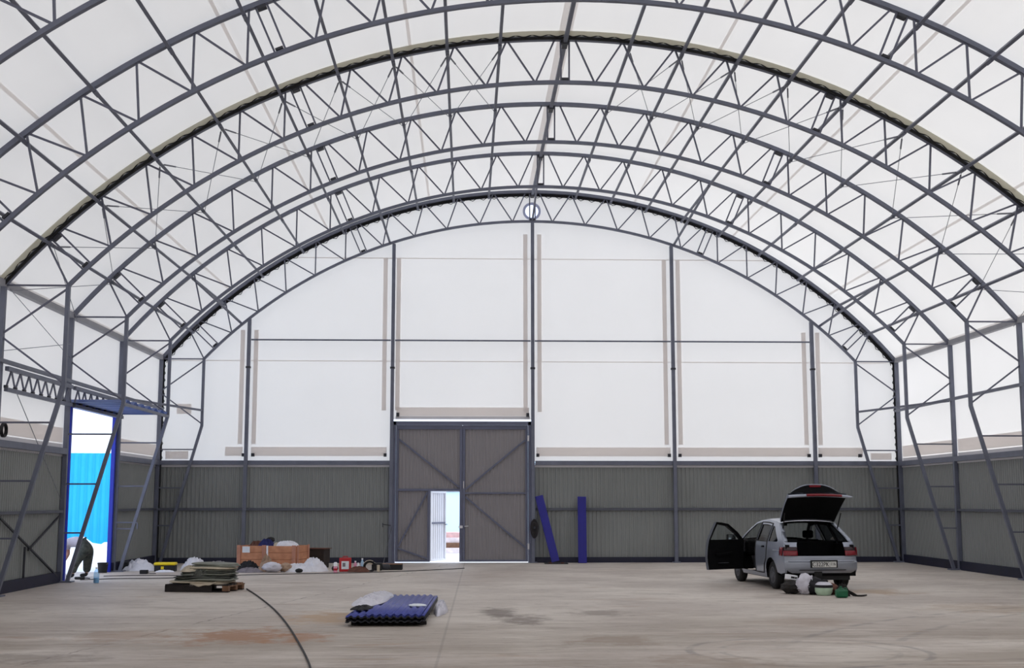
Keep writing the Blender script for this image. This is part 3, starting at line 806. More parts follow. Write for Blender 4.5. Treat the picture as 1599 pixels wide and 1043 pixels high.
# ------------------------------------------------------------------ the silver car
CAR = empty('car', (4.86, -10.42, 0), R(4.4))
tag(CAR, 'silver hatchback car with open tailgate and open front door', 'car')
SX, SY = .91, .945
def cb(mb, name, m, parent=None, **k):
    mb.v = [V(v.x * SX, v.y * SY, v.z * SY) for v in mb.v]
    return mb.build(name, m, parent or CAR, **k)

def lerp_tab(tab, x):
    if x <= tab[0][0]: return tab[0][1]
    for (a, b), (c, d) in zip(tab, tab[1:]):
        if x <= c: return b + (d - b) * (x - a) / (c - a)
    return tab[-1][1]
WZ_ = [(.2, .78), (.3, .815), (.45, .838), (.6, .845), (.78, .84), (.93, .815), (1.1, .74), (1.25, .665), (1.40, .585)]
def cw(y, z):
    t = max(0, abs(y - 1.25) - 1.15) / .95
    return lerp_tab(WZ_, z) * (1 - .095 * t * t)
def arc(cx, cz, r, a0, a1, n=12):
    return [(cx + r * math.cos(R(a0 + (a1 - a0) * i / n)), cz + r * math.sin(R(a0 + (a1 - a0) * i / n))) for i in range(n + 1)]
BODY = ([(3.30, .26), (3.36, .42), (3.36, .58), (3.28, .68), (2.95, .82), (2.55, .90), (2.22, .945), (1.85, 1.17), (1.48, 1.345), (1.2, 1.385), (.8, 1.40), (.35, 1.385), (.0, 1.345),
         (-.30, 1.17), (-.60, .99), (-.64, .93), (-.66, .84), (-.70, .70), (-.73, .60), (-.74, .50), (-.72, .37), (-.50, .33)]
        + arc(0, .30, .345, 170, 10) + [(.40, .22), (2.08, .22)] + arc(2.49, .30, .345, 170, 10) + [(2.90, .25)])
FD = [(1.035, .31), (1.02, .60), (1.045, .94), (1.10, 1.345), (1.25, 1.335), (1.48, 1.30), (1.84, 1.12), (2.12, .93), (2.13, .60), (2.07, .31)]       # front doorway
RD = [(1.02, .31), (1.005, .60), (1.03, .94), (1.08, 1.35), (.62, 1.345), (.36, 1.325), (.29, .95), (.26, .80), (.28, .62), (.40, .50), (.50, .31)]  # rear doorway
RW = [(.985, .955), (1.03, 1.30), (.66, 1.30), (.42, 1.28), (.345, .955)]
QW = [(.23, .965), (.295, 1.285), (.16, 1.265), (-.30, 1.0), (-.29, .97)]
FW = [(1.09, .955), (1.15, 1.295), (1.46, 1.25), (1.80, 1.08), (1.99, .955)]
def side_fn(sg, inset=0.0):
    return lambda y, z: V(sg * (cw(y, z) - inset), y, z)
for sg in (-1, 1):
    cb(region(MB(), BODY, [FD, RD, QW], .11, side_fn(sg)), 'body_side', 'silver', fix=False)
    cb(region(MB(), BODY, [FD, RD, QW], .16, side_fn(sg, .035)), 'inner_lining', 'trimblack', fix=False)
    d = cb(region(MB(), RD, [RW], .09, side_fn(sg, -.004)), 'rear_door', 'silver', fix=False)
    cb(region(MB(), RD, [RW], .14, side_fn(sg, .045)), 'door_lining', 'trimblack', d, fix=False)
    cb(region(MB(), RW, [], .2, side_fn(sg, .012)), 'door_glass', 'tint', d, fix=False)
    hb = MB()
    hb.tube([side_fn(sg, -.02)(.42, .855), side_fn(sg, -.028)(.47, .855), side_fn(sg, -.02)(.54, .85)], .018, 6)
    cb(hb, 'door_handle', 'trimblack', d)
    cb(region(MB(), QW, [], .2, side_fn(sg, .01)), 'quarter_glass', 'tint', fix=False)
    # dark shut line rubber round the rear doorway and its window
    cb(MB().tube([side_fn(sg, -.003)(*p) for p in dens(RD, .12)], .016, 5, True), 'door_seal', 'black')
    cb(MB().tube([side_fn(sg, .004)(*p) for p in dens(RW, .12)], .011, 5, True), 'window_seal', 'black', d)
    # moulding along the flank
    mo = MB(); mo.tube([side_fn(sg, -.006)(-.55 + .1 * i, .80) for i in range(5)], .009, 5)
    cb(mo, 'flank_moulding', 'bumper')
    # drip channel of the tailgate opening
    ch = MB(); edge = [(.0, 1.345), (-.30, 1.17), (-.60, .99), (-.64, .93), (-.66, .84)]
    for (a, b) in zip(edge, edge[1:]):
        p, q = side_fn(sg)(*a), side_fn(sg)(*b)
        ch.add([p, q, q - V(sg * .09, -.01, 0), p - V(sg * .09, -.01, 0)], [(0, 1, 2, 3)])
    cb(ch, 'pillar_flange', 'silver', fix=False, solid=.008)
# right front door is shut
d = cb(region(MB(), FD, [FW], .1, side_fn(1, -.003)), 'front_door', 'silver', fix=False)
cb(region(MB(), FW, [], .2, side_fn(1, .012)), 'door_glass', 'clear', d, fix=False)
cb(region(MB(), FD, [FW], .14, side_fn(1, .045)), 'door_lining', 'trimblack', d, fix=False)
# roof, bonnet, windscreen
RT = [(-.02, 1.34), (.35, 1.385), (.8, 1.40), (1.2, 1.385), (1.48, 1.345)]
HT = [(2.22, .945), (2.55, .90), (2.95, .82), (3.28, .68), (3.36, .58)]
def roof_fn(dz):
    def f(u, v):
        y = -.02 + 1.50 * v; z = lerp_tab(RT, y); s_ = 2 * u - 1
        return V(s_ * (cw(y, z) - .01), y + (.06 * (1 - s_ * s_) if v > .99 else 0), z + .045 * (1 - s_ ** 4) + dz)
    return f
cb(MB().grid(roof_fn(0), 12, 10), 'roof_panel', 'silver', fix=False)
cb(MB().grid(roof_fn(-.04), 8, 6), 'roof_lining', 'trimblack', fix=False)
def hood_fn(u, v):
    y = 2.22 + 1.14 * v; z = lerp_tab(HT, y); s_ = 2 * u - 1
    return V(s_ * cw(y, z), y + .10 * (1 - s_ * s_) * v, z + .05 * (1 - s_ ** 4))
cb(MB().grid(hood_fn, 12, 10), 'bonnet', 'silver', fix=False)
cb(MB().grid(lambda u, v: V((2 * u - 1) * (cw(1, .945 + .4 * v) - .03), 2.22 - .74 * v + .10 * (1 - (2 * u - 1) ** 2), .945 + .4 * v + .03 * v), 10, 5), 'windscreen', 'clear', fix=False)
cb(MB().grid(lambda u, v: V((2 * u - 1) * cw(3.3, .5), 3.30 + .06 * math.sin(PI * v) + .10 * (1 - (2 * u - 1) ** 2), .24 + .44 * v), 10, 6), 'front_bumper', 'bumper', fix=False)
# tail: bumper with the plate recess, corner panels beside the load opening, lamps
TY = [(.36, -.80), (.40, -.835), (.46, -.85), (.52, -.85), (.575, -.845), (.60, -.815), (.625, -.805), (.66, -.80), (.70, -.785)]
def tail_fn(u, v):
    z = .36 + .34 * v; s_ = 2 * u - 1; y = lerp_tab(TY, z)
    return V(s_ * (cw(-.72, z) + .004), y + .105 * abs(s_) ** 5, z)
cb(MB().grid(tail_fn, 24, 20), 'rear_bumper', 'bumper', fix=False)
cb(MB().tube([V(-.60 + .06 * i, -.858 + .08 * abs(-1 + i / 10) ** 5, .425) for i in range(21)], .009, 5), 'bumper_groove', 'black')
cb(MB().tube([V(-.72 + .072 * i, -.835 + .06 * abs(-1 + i / 10) ** 5, .598) for i in range(21)], .010, 5), 'bumper_lip', 'silver')
cb(MB().bounds(-.62, .62, -.74, -.55, .22, .37), 'underbody_panel', 'black')
cb(MB().box((-.10, -.80, .345), (.16, .08, .10)), 'tow_bracket', 'black')
for sg in (-1, 1):
    def corner(u, v, sg=sg, z0=.70, z1=.97, o=0.0):
        z = z0 + (z1 - z0) * v; s_ = .66 + .34 * u; y = -.785 + .30 * max(0, z - .72)
        return V(sg * s_ * (cw(-.68, z) + .004), y + .105 * s_ ** 5 - o, z)
    cb(MB().grid(lambda u, v: corner(u, v), 6, 6), 'tail_corner', 'silver', fix=False)
    l = cb(MB().grid(lambda u, v: corner(u * 1.02 - .02, v, z0=.705, z1=.80, o=.014), 6, 4), 'tail_lamp', 'redlamp', fix=False, solid=.02)
    cb(MB().grid(lambda u, v: corner(u * 1.02 - .02, v, z0=.80, z1=.875, o=.014), 6, 4), 'smoked_lens', 'smokelamp', l, fix=False, solid=.02)
    cb(MB().grid(lambda u, v: V(sg * (cw(-.5, .705 + .17 * v) + .008), -.67 + .17 * u, .705 + .165 * v), 3, 4), 'lamp_wrap', 'redlamp', l, fix=False, solid=.012)
    gs = MB().tube([V(sg * .60, -.16, 1.20), V(sg * .62, -.36, 1.55)], .013, 8)
    cb(gs, 'gas_strut', 'black')
pl_ = cb(MB().box((.02, -.862, .545), (.58, .02, .15)), 'plate_recess', 'black')
np_ = cb(MB().box((.02, -.876, .535), (.52, .012, .112)), 'number_plate', 'plate', bevel=.004)
def text(body, size, loc, parent, m, name, sx=1.0, ext=.002):
    cu = bpy.data.curves.new(name, 'FONT'); cu.body = body; cu.size = size; cu.extrude = ext; cu.align_x = 'CENTER'; cu.align_y = 'CENTER'
    cu.materials.append(M[m]); o = bpy.data.objects.new(name, cu); COL.objects.link(o)
    bpy.context.view_layer.update()
    me = bpy.data.meshes.new_from_object(o.evaluated_get(bpy.context.evaluated_depsgraph_get())); me.name = name
    bpy.data.objects.remove(o); o = bpy.data.objects.new(name, me); COL.objects.link(o)
    o.location = loc; o.rotation_euler = (PI / 2, 0, 0); o.scale = (sx, 1, 1); o.parent = parent
    return o
text('C322PK', .115, (-.06 * SX, -.885 * SY, .535 * SY), np_, 'black', 'plate_lettering', .86)
text('116', .082, (.205 * SX, -.885 * SY, .545 * SY), np_, 'black', 'region_code', .8)
cb(MB().bounds(.135, .139, -.884, -.876, .48, .59), 'plate_divider', 'black', np_)
# load bay and cabin
cb(MB().bounds(-.74, .74, -.76, .30, .30, .50).bounds(-.72, .72, .30, 2.3, .20, .27), 'cabin_floor', 'trimblack')
for sg in (-1, 1): cb(MB().bounds(sg * .70 - .04, sg * .70 + .04, -.70, .30, .48, .92), 'bay_side', 'trimblack')
def seat(x0, x1, y, zb, zt, lean, name, heads):
    t = MB(); 
    t.prism([(y - .06, zb), (y + .06, zb), (y + .05 - lean, zt), (y - .05 - lean, zt)], lambda a, b: V(x0, a, b), lambda a, b: V(x1, a, b))
    t.bounds(x0, x1, y + .02, y + .52, zb - .02, zb + .13)
    o = cb(t, name, 'trimblack', bevel=.025)
    for hx in heads: cb(MB().bounds(hx - .12, hx + .12, y - .06 - lean, y + .03 - lean, zt + .03, zt + .19), 'headrest', 'trimblack', o, bevel=.03)
seat(-.64, .64, .30, .42, .97, .12, 'rear_seat', ())
seat(-.62, -.13, 1.15, .40, .98, .16, 'front_seat', (-.37,)); seat(.13, .62, 1.15, .40, .98, .16, 'front_seat', (.37,))
cb(MB().bounds(-.70, .70, 1.95, 2.25, .60, .93), 'dashboard', 'trimblack', bevel=.05)
cb(MB().tube([V(-.37 + .18 * math.cos(a), 1.78 + .05 * math.sin(a), .88 + .16 * math.sin(a)) for a in [2 * PI * i / 20 for i in range(20)]], .015, 6, True), 'steering_wheel', 'trimblack')
cb(MB().bounds(-.09, .09, 1.52, 1.54, 1.26, 1.32), 'inside_mirror', 'trimblack')
# wheels
for sg, y in ((-1, 0), (1, 0), (-1, 2.49), (1, 2.49)):
    c = (sg * .715, y, .285)
    w = cb(MB().lathe([(.17, -.085), (.245, -.09), (.275, -.07), (.285, -.03), (.285, .03), (.275, .07), (.245, .09), (.17, .085)], c, 'x', 32), 'tyre', 'rubber')
    hub = MB().lathe([(.0, sg * .092), (.06, sg * .092), (.08, sg * .075), (.15, sg * .085), (.185, sg * .08), (.19, sg * .05), (.0, sg * .04)], c, 'x', 28)
    for k in range(9):
        a = 2 * PI * k / 9; hub.box((c[0] + sg * .083, c[1] + .115 * math.cos(a), c[2] + .115 * math.sin(a)), (.012, .07, .026), Matrix.Rotation(a, 3, 'X'))
    cb(hub, 'wheel_cover', 'hub', w)
    ar = MB()       # dark wheel house
    ar.grid(lambda u, v: V(sg * (.79 - .25 * u), y + .36 * math.cos(PI * v), .30 + .36 * math.sin(PI * v)), 1, 14)
    ar.grid(lambda u, v: V(sg * .53, y + .36 * u * math.cos(PI * v), .30 + .36 * u * math.sin(PI * v)), 2, 14)
    cb(ar, 'wheel_house', 'trimblack', fix=False)
# front left door, swung wide open
HP = V(-.83, 2.10, 0)
phi = R(62)
def door_map(off=0.0):
    def f(y, z):
        l = 2.10 - y; o = (cw(y, z) - .83) * 1.0 + off         # closed: along -y; outward is -x
        dl = V(-math.sin(phi), -math.cos(phi), 0); dn = V(-math.cos(phi), math.sin(phi), 0)
        # keep the true angle after the body is scaled
        p = dl * (l * .945) + dn * (o * .92)
        return V(HP.x + p.x / SX, HP.y + p.y / SY, z)
    return f
od = cb(region(MB(), FD, [FW], .09, door_map(.0)), 'open_door', 'silver', fix=False)
cb(region(MB(), FD, [FW], .12, door_map(-.075)), 'door_lining', 'trimblack', od, fix=False)
rim = MB(); lp = dens(FD, .1); f0, f1 = door_map(0), door_map(-.075)
for a, b in zip(lp, lp[1:] + lp[:1]): rim.add([f0(*a), f0(*b), f1(*b), f1(*a)], [(0, 1, 2, 3)])
cb(rim, 'door_edge', 'jamb', od, fix=False)
ro = MB(); lp = dens(FW, .1)
for a, b in zip(lp, lp[1:] + lp[:1]): ro.add([f0(*a), f0(*b), f1(*b), f1(*a)], [(0, 1, 2, 3)])
cb(ro, 'window_edge', 'black', od, fix=False)
cb(region(MB(), FW, [], .2, door_map(-.03)), 'door_glass', 'clear', od, fix=False)
dm = door_map(-.10)
cb(MB().bar(dm(1.25, .62), dm(1.75, .66), .05, .05), 'armrest', 'trimblack', od)
cb(MB().bar(dm(1.32, .45), dm(1.62, .45), .012, .03), 'pocket_strip', 'hub', od)
ms = door_map(.09); mc = ms(1.86, 1.0)
mo = cb(MB().bar(ms(1.84, 1.0) + V(-.10, 0, 0), ms(1.84, 1.0) + V(.10, 0, 0), .10, .13, (0, 0, 1)), 'door_mirror', 'black', od, bevel=.015)
cb(MB().box(ms(1.84, 1.0) + V(0, -.078, 0), (.165, .006, .105)), 'mirror_glass', 'mirror', mo)
# tailgate, raised
TG = [(.0, 1.39), (-.66, 1.925)]
def gate_fn(off, dy0=0.0):
    n_ = V(0, .63, .78)
    def f(u, v):
        s_ = 2 * u - 1; hw = .60 + .07 * v - .03 * v * v
        return V(s_ * hw, TG[0][0] + (TG[1][0] - TG[0][0]) * v, TG[0][1] + (TG[1][1] - TG[0][1]) * v) + n_ * (off + .05 * (1 - s_ * s_) * (1 - .3 * v) + .03 * math.sin(PI * v))
    return f
tg = cb(MB().grid(gate_fn(.03), 10, 10), 'tailgate', 'silver', fix=False)
fr = MB(); A_, B_ = gate_fn(-.03), gate_fn(.03)
for i in range(10):
    for u in (0, 1): fr.add([A_(u, i / 10), A_(u, (i + 1) / 10), B_(u, (i + 1) / 10), B_(u, i / 10)], [(0, 1, 2, 3)])
cb(fr, 'tailgate_edge', 'silver', tg, fix=False)
cb(MB().grid(gate_fn(-.032), 10, 10), 'tailgate_lining', 'trimblack', tg, fix=False)
cb(MB().tube([gate_fn(-.045)(.06 + .088 * i, .045) for i in range(11)], .010, 6), 'lining_strip', 'hub', tg)
ln = MB(); ln.tube([gate_fn(-.03)(-.01 + .102 * i, 1.0) + V(0, -.02, -.015) for i in range(11)], .032, 8)
ln.tube([gate_fn(-.03)(.95, 1.0) + V(0, -.02, -.015), gate_fn(-.03)(1.0, 1.0) + V(.03, -.02, -.02), gate_fn(-.03)(1.0, 1.0) + V(.12, -.01, -.02)], .03, 8, radii=[.032, .026, .006])
cb(ln, 'lower_lip', 'silver', tg)
cb(MB().tube([gate_fn(-.03)(.30 + .06 * i, 1.0) + V(0, -.045, -.008) for i in range(11)], .026, 8), 'red_reflector', 'redlamp', tg)
# spoiler above the lip
sp = MB(); spn = 20
def spo(s_, k): return V(s_ * .53, -.60 + .10 * k, 1.955 + (.175 * (1 - abs(s_) ** 2.6)) * k)
sp.grid(lambda u, v: spo(2 * u - 1, v), 20, 4)
so = cb(sp, 'spoiler', 'trimblack', tg, fix=False, solid=.02)
cb(MB().tube([spo(-1 + 2 * i / 24, 1) for i in range(25)], .015, 6), 'spoiler_edge', 'silver', so)
cb(MB().box((0, -.525, 2.10), (.25, .05, .045)), 'brake_lamp', 'redlamp', so, bevel=.008)

# ------------------------------------------------------------------ soft things
def rid(x, y, z): return 1 - abs(noise.noise((x, y, z)))
def heap_mb(c, rx, ry, h, seed, rz=0.0, p=2.0, fold=2.4, nu=64, nv=26, mb=None):
    mb = mb or MB(); ca, sa = math.cos(rz), math.sin(rz)
    def f(u, v):
        a = 2 * PI * u; e = 1 + .22 * noise.noise((math.cos(a) * 1.7 + seed, math.sin(a) * 1.7, seed * .7))
        x, y = rx * v * e * math.cos(a), ry * v * e * math.sin(a)
        q = fold / max(rx, ry)
        k = .64 * rid(x * q + seed, y * q * 1.6, seed) + .30 * rid(x * q * 2.3, y * q * 2.3 + seed, 2.0) + .06 * rid(x * q * 4.5 + 3, y * q * 4.5, seed)
        k = max(0.0, min(1.0, (k - .55) * 2.3))
        z = h * (1 - v ** (p + 1)) * (.42 + .58 * k) + (.012 if v < 1 else 0)
        return V(c[0] + x * ca - y * sa, c[1] + x * sa + y * ca, c[2] + max(0.003, z))
    mb.grid(f, nu, nv, True)
    return mb
def blob_mb(c, rx, ry, rz_, seed, amp=.22, fold=2.0, n=28, mb=None, top=None):
    mb = mb or MB()
    def f(u, v):
        a, b = 2 * PI * u, PI * (v - .5)
        d = V(math.cos(a) * math.cos(b), math.sin(a) * math.cos(b), math.sin(b))
        r = 1 + amp * (rid(d.x * fold + seed, d.y * fold, d.z * fold) - .8) * 2 + amp * .5 * noise.noise((d.x * 5, d.y * 5 + seed, d.z * 5))
        z = c[2] + rz_ * (1 + d.z * r)
        return V(c[0] + d.x * r * rx, c[1] + d.y * r * ry, max(c[2] + .003, z))
    mb.grid(f, n, n // 2, True)
    return mb
def heap(name, label, cat, c, rx, ry, h, seed, m, group=None, **k):
    return tag(heap_mb(c, rx, ry, h, seed, **k).build(name, m, org=c, fix=False, ang=1.2), label, cat, group)
def blob(name, label, cat, c, rx, ry, rz_, seed, m, group=None, **k):
    return tag(blob_mb(c, rx, ry, rz_, seed, **k).build(name, m, org=c, ang=1.2), label, cat, group)

# beside the car: bags, box, tub, can, straps
blob('duffel_bag', 'dark patterned duffel bag slumped behind the rear left wheel', 'bag', (4.17, -11.75, 0), .20, .20, .115, 3, 'darkcloth', amp=.25)
t = empty('carton', (4.20, -11.62, .25), R(-4)); tag(t, 'small white carton with black print on the dark duffel bag', 'box')
MB().box((0, 0, .045), (.21, .14, .085), Matrix.Rotation(R(8), 3, 'Y')).build('carton_box', 'white', t, bevel=.006)
MB().box((.02, -.073, .042), (.07, .004, .035), Matrix.Rotation(R(8), 3, 'Y')).box((.075, -.073, .034), (.03, .004, .035), Matrix.Rotation(R(8), 3, 'Y')).build('printed_mark', 'black', t)
blob('plastic_bag', 'crumpled white plastic bag leaning on the black bag behind the car', 'bag', (4.38, -11.95, 0), .17, .15, .185, 11, 'plastic', amp=.3)
blob('black_bag', 'black bag between the white bag and the clear tub', 'bag', (4.53, -11.95, 0), .19, .2, .155, 21, 'blackcloth', amp=.25)
t = empty('clear_tub', (4.655, -12.15, 0)); tag(t, 'round milky tub with green inside, tied in a clear bag', 'tub')
MB().lathe([(0, .005), (.12, .005), (.155, .06), (.165, .13), (.155, .17), (0, .17)], (0, 0, 0), 'z', 28).build('tub_body', 'mint', t)
MB().lathe([(.158, .165), (.164, .172), (.15, .20), (.10, .235), (.0, .25)], (0, 0, 0), 'z', 28).build('tub_lid', 'plastic', t)
MB().lathe([(.163, .14), (.167, .142), (.165, .185), (.155, .19)], (0, 0, 0), 'z', 28).build('dark_band', 'blackcloth', t)
blob_mb((.02, .02, .22), .07, .06, .03, 5).build('bag_knot', 'blackcloth', t)
blob('brown_sack', 'small reddish brown sack between the tub and the green can', 'bag', (4.86, -12.0, 0), .11, .14, .10, 31, 'brown')
t = empty('green_canister', (4.73, -12.9, 0)); t.location = (4.80, -12.75, 0); tag(t, 'green plastic canister on the floor behind the car', 'canister')
MB().box((0, 0, .075), (.21, .15, .14)).build('can_body', 'green', t, bevel=.03)
MB().lathe([(0, .14), (.06, .14), (.045, .165), (.022, .175), (.022, .20), (0, .20)], (-.01, 0, 0), 'z', 18).build('can_cap', 'green', t)
MB().tube([V(.04, 0, .14), V(.06, 0, .17), V(.09, 0, .165), V(.095, 0, .13)], .012, 6).build('can_handle', 'green', t)
t = empty('strap_bundle', (5.05, -12.35, 0)); tag(t, 'tangled dark lashing straps right of the green canister', 'strap')
heap_mb((4.96, -12.3, 0), .12, .16, .22, 37, .4, fold=3).build('strap_heap', 'darkcloth', t, (5.05, -12.35, 0), fix=False, ang=1.2)
for k in range(3):
    x0, y0 = 4.98 + .025 * k, -12.38 - .05 * k
    MB().tube([V(x0, y0 + .05, .16 - .03 * k), V(x0 + .07, y0, .06), V(x0 + .13, y0 - .04, .016), V(x0 + .20 + .04 * (2 - k), y0 - .06, .016), V(x0 + .26 + .06 * (2 - k), y0 - .03, .02)], .012, 6).build('strap', 'darkcloth', t, (5.05, -12.35, 0))

# ------------------------------------------------------------------ blue boards against the back wall
for (p, q, w, lab) in ((V(.60, -.34, .05), V(.165, .04, 1.84), .22, 'ultramarine blue board leaning aslant beside the gate post'), (V(1.355, -.20, .005), V(1.365, .0, 1.82), .235, 'ultramarine blue board standing upright against the back wall')):
    d = (q - p).normalized()
    mb = MB().bar(p, q, .055, w, (1, 0, 0)) if False else MB()
    ax = V(1, 0, 0); ax = (ax - d * ax.dot(d)).normalized(); nn_ = d.cross(ax)
    vs_ = [e + ax * (i * w / 2) + nn_ * (j * .03) for e in (p, q) for i, j in ((-1, -1), (1, -1), (1, 1), (-1, 1))]
    mb.add(vs_, [(3, 2, 1, 0), (4, 5, 6, 7), (0, 1, 5, 4), (1, 2, 6, 5), (2, 3, 7, 6), (3, 0, 4, 7)])
    o = mb.build('blue_board', 'deepblue', org=p, bevel=.006); tag(o, lab, 'board', 'blue boards at the back wall')
t = empty('foot_plate', (.6, -.55, 0)); tag(t, 'flat black plate on the floor under the leaning blue board', 'plate')
MB().bounds(.28, .92, -.72, -.36, .003, .02).build('plate_sheet', 'black', t, (.6, -.55, 0), bevel=.005)
MB().bounds(.40, .47, -.70, -.62, .02, .045).bounds(.72, .80, -.70, -.6, .02, .04).build('plate_bracket', 'brown', t, (.6, -.55, 0))

# ------------------------------------------------------------------ stack of blue roofing sheets
SO = V(-2.91, -15.75, 0)
def roof_sheet(w, l, pitch=.098, amp=.011):
    mb = MB(); n = int(w / pitch * 8)
    def f(u, v):
        x = (u - .5) * w; t_ = (x / pitch) % 1
        return V(x, (v - .5) * l, amp * max(-1, min(1, 1.8 * math.sin(2 * PI * t_))))
    mb.grid(f, n, 2)
    return mb
names_ = ['lowest blue roofing sheet of the floor stack, nearly hidden', 'second lowest blue roofing sheet of the floor stack', 'middle blue roofing sheet of the floor stack', 'upper blue roofing sheet just under the top ones',
          'wide blue roofing sheet near the top, its left ribs uncovered', 'topmost blue roofing sheet of the stack, shifted aside']
rz = R(-1.6)
for k in range(6):
    o = roof_sheet(1.078 if k < 5 else .784, 3.6).build('roofing_sheet', 'sheetblue' if k > 3 else 'lowsheet', solid=.014 if k < 4 else .005, fix=False)
    sh = [.0, .0, 0, .0, 0, .049][k]
    o.location = SO + V(sh + (0 if k < 5 else .049), (.06 * (k % 3) - .05) if k < 4 else -.02 * (5 - k), .066 + .0175 * k); o.rotation_euler = (0, 0, rz)
    tag(o, names_[k], 'sheet', 'stack of blue roofing sheets')
for k, (y, lab) in enumerate(((-17.3, 'dark batten under the near end of the blue sheet stack'), (-15.8, 'dark batten under the middle of the blue sheet stack'), (-14.3, 'dark batten under the far end of the blue sheet stack'))):
    tag(MB().bounds(-3.44, -2.40, y - .05, y + .05, .002, .046).build('batten', 'palletdark', org=(-2.9, y, 0)), lab, 'batten', 'battens under the blue sheets')
lean = heap('crumpled_film', 'crumpled milky film heaped on the far left edge of the blue sheet stack', 'film', (-3.28, -15.2, .165), .22, 1.35, .11, 7, 'plastic', rz=R(-6), fold=7.0)
heap('crumpled_film', 'milky film strip tucked along the right side of the blue sheet stack', 'film', (-2.24, -15.3, 0), .11, .75, .17, 17, 'plastic', rz=R(-2), fold=6.0)
heap('paper_scrap', 'white paper scrap lying on top of the blue sheets', 'paper', (-2.58, -16.2, .166), .13, .12, .02, 9, 'paper')
heap('dark_scrap', 'small dark scrap at the front left corner of the blue sheets', 'scrap', (-3.34, -16.75, .165), .12, .25, .05, 12, 'blackcloth', rz=R(-20))

# ------------------------------------------------------------------ pallet with folded tarpaulin
t = empty('pallet', (-6.85, -10.6, 0), R(-10)); tag(t, 'dark wooden pallet under the folded tarpaulin', 'pallet')
for i in range(5): MB().bounds(-.62, .62, -.40 + .17 * i, -.28 + .17 * i, .122, .144).build('deck_board', 'palletwood' if i > 2 else 'palletdark', t)
for i, y in enumerate((-.34, .06, .42)):
    MB().bounds(-.62, .62, y - .05, y + .05, .003, .022).build('bottom_board', 'palletdark', t)
    for x in (-.56, 0, .56): MB().bounds(x - .06, x + .06, y - .05, y + .05, .022, .10).build('block', 'palletdark' if x < .3 else 'palletwood', t)
for x in (-.56, 0, .56): MB().bounds(x - .06, x + .06, -.40, .50, .10, .122).build('stringer_board', 'palletdark' if x < .3 else 'palletwood', t)
MB().bounds(-.62, .30, -.412, -.40, .003, .12).build('side_plank', 'palletdark', t)
tp = empty('folded_tarpaulin', (-6.85, -10.6, .145), R(-10)); tag(tp, 'grey green tarpaulin folded in thick layers on the pallet', 'tarpaulin')
def fold_layer(cx, cy, rx, ry, z, th, seed, wave=.03):
    mb = MB()
    def f(u, v):
        a = 2 * PI * u; b = PI * (v - .5)
        e = 1 + .10 * noise.noise((math.cos(a) * 1.4 + seed, math.sin(a) * 1.4, seed))
        ca, sa = math.cos(a), math.sin(a); k = (abs(ca) ** 4 + abs(sa) ** 4) ** -.25
        rr = min(1, math.cos(b) ** .35) if abs(v - .5) < .499 else 0
        rr = math.cos(b) ** .5
        x, y = cx + rx * k * rr * ca * e, cy + ry * k * rr * sa * e
        return V(x, y, z + th * .5 * (1 + math.sin(b)) + wave * noise.noise((x * 3 + seed, y * 3, seed)) * (1 if math.sin(b) > -.99 else .0))
    mb.grid(f, 40, 12, True); return mb
random.seed(11)
for k, m_ in enumerate(('tarpbeige', 'tarpgreen', 'tarpdark', 'tarpdark', 'tarpgreen', 'tarpdark', 'tarpgreen', 'tarpbeige', 'tarpgreen', 'tarpgreen')):
    fold_layer(-.03 + .022 * k + random.uniform(-.03, .03), .01 * k + random.uniform(-.02, .02), .60 - .020 * k, .43 - .015 * k, .005 + .036 * k, .062, 3.7 * k + 1, .022).build('fold', m_, tp)
heap_mb((-.20, -.12, .22), .22, .18, .12, 4, 0, fold=3).build('loose_fold', 'tarpbeige', tp, fix=False, ang=1.2)
heap_mb((.02, -.24, .12), .18, .12, .17, 14, .4, fold=3).build('loose_fold', 'tarpdark', tp, fix=False, ang=1.2)
heap_mb((.36, -.14, .0), .17, .24, .18, 24, .2, fold=3).build('loose_fold', 'tarpbeige', tp, fix=False, ang=1.2)
MB().grid(lambda u, v: V(-.12 + .5 * u, -.40 - .035 * v, .045 - .075 * v * (.6 + .4 * math.sin(u * 4)) + .01 * math.sin(u * 14)), 14, 4).build('hanging_flap', 'tarpbeige', tp, fix=False, solid=.008)

# ------------------------------------------------------------------ wooden crate with things in and around it
t = empty('wooden_crate', (-6.72, -3.0, 0), R(-14)); tag(t, 'open orange pine crate full of rags beside the leftmost gable column', 'crate')
cw_, cd_, z0, z1 = .78, .42, .09, .60
for k in range(3):
    za, zb = z0 + (z1 - z0) * k / 3, z0 + (z1 - z0) * (k + 1) / 3 - .008
    MB().bounds(-cw_, cw_, -cd_ - .012, -cd_ + .012, za, zb).build('side_board', 'wood', t, bevel=.004)
    MB().bounds(-cw_, cw_, cd_ - .012, cd_ + .012, za, zb).build('side_board', 'wood', t, bevel=.004)
    for x in (-cw_, cw_): MB().bounds(x - .012, x + .012, -cd_ + .014, cd_ - .014, za, zb).build('end_board', 'wood', t, bevel=.004)
for x in (-cw_ + .05, -.06, cw_ - .05):
    MB().bounds(x - .05, x + .05, -cd_ - .036, -cd_ - .012, z0 - .02, z1 + .01).build('batten', 'woodframe', t, bevel=.004)
for y in (-cd_ + .06, cd_ - .06): MB().bounds(cw_ + .012, cw_ + .034, y - .05, y + .05, z0 - .02, z1 + .01).build('batten', 'woodframe', t, bevel=.004)
for x in (-.7, 0, .7): MB().bounds(x - .05, x + .05, -cd_, cd_, .003, z0 - .015).build('skid', 'darkwood', t)
MB().bounds(-cw_, cw_, -cd_, cd_, z0 - .015, z0 + .01).build('crate_floor', 'darkwood', t)
MB().bounds(.01, .05, -cd_ - .04, -cd_ - .012, z0 + .02, z1).build('white_strap', 'white', t)
MB().box((-.54, -cd_ - .016, .50), (.20, .004, .15)).build('paper_note', 'paper', t)
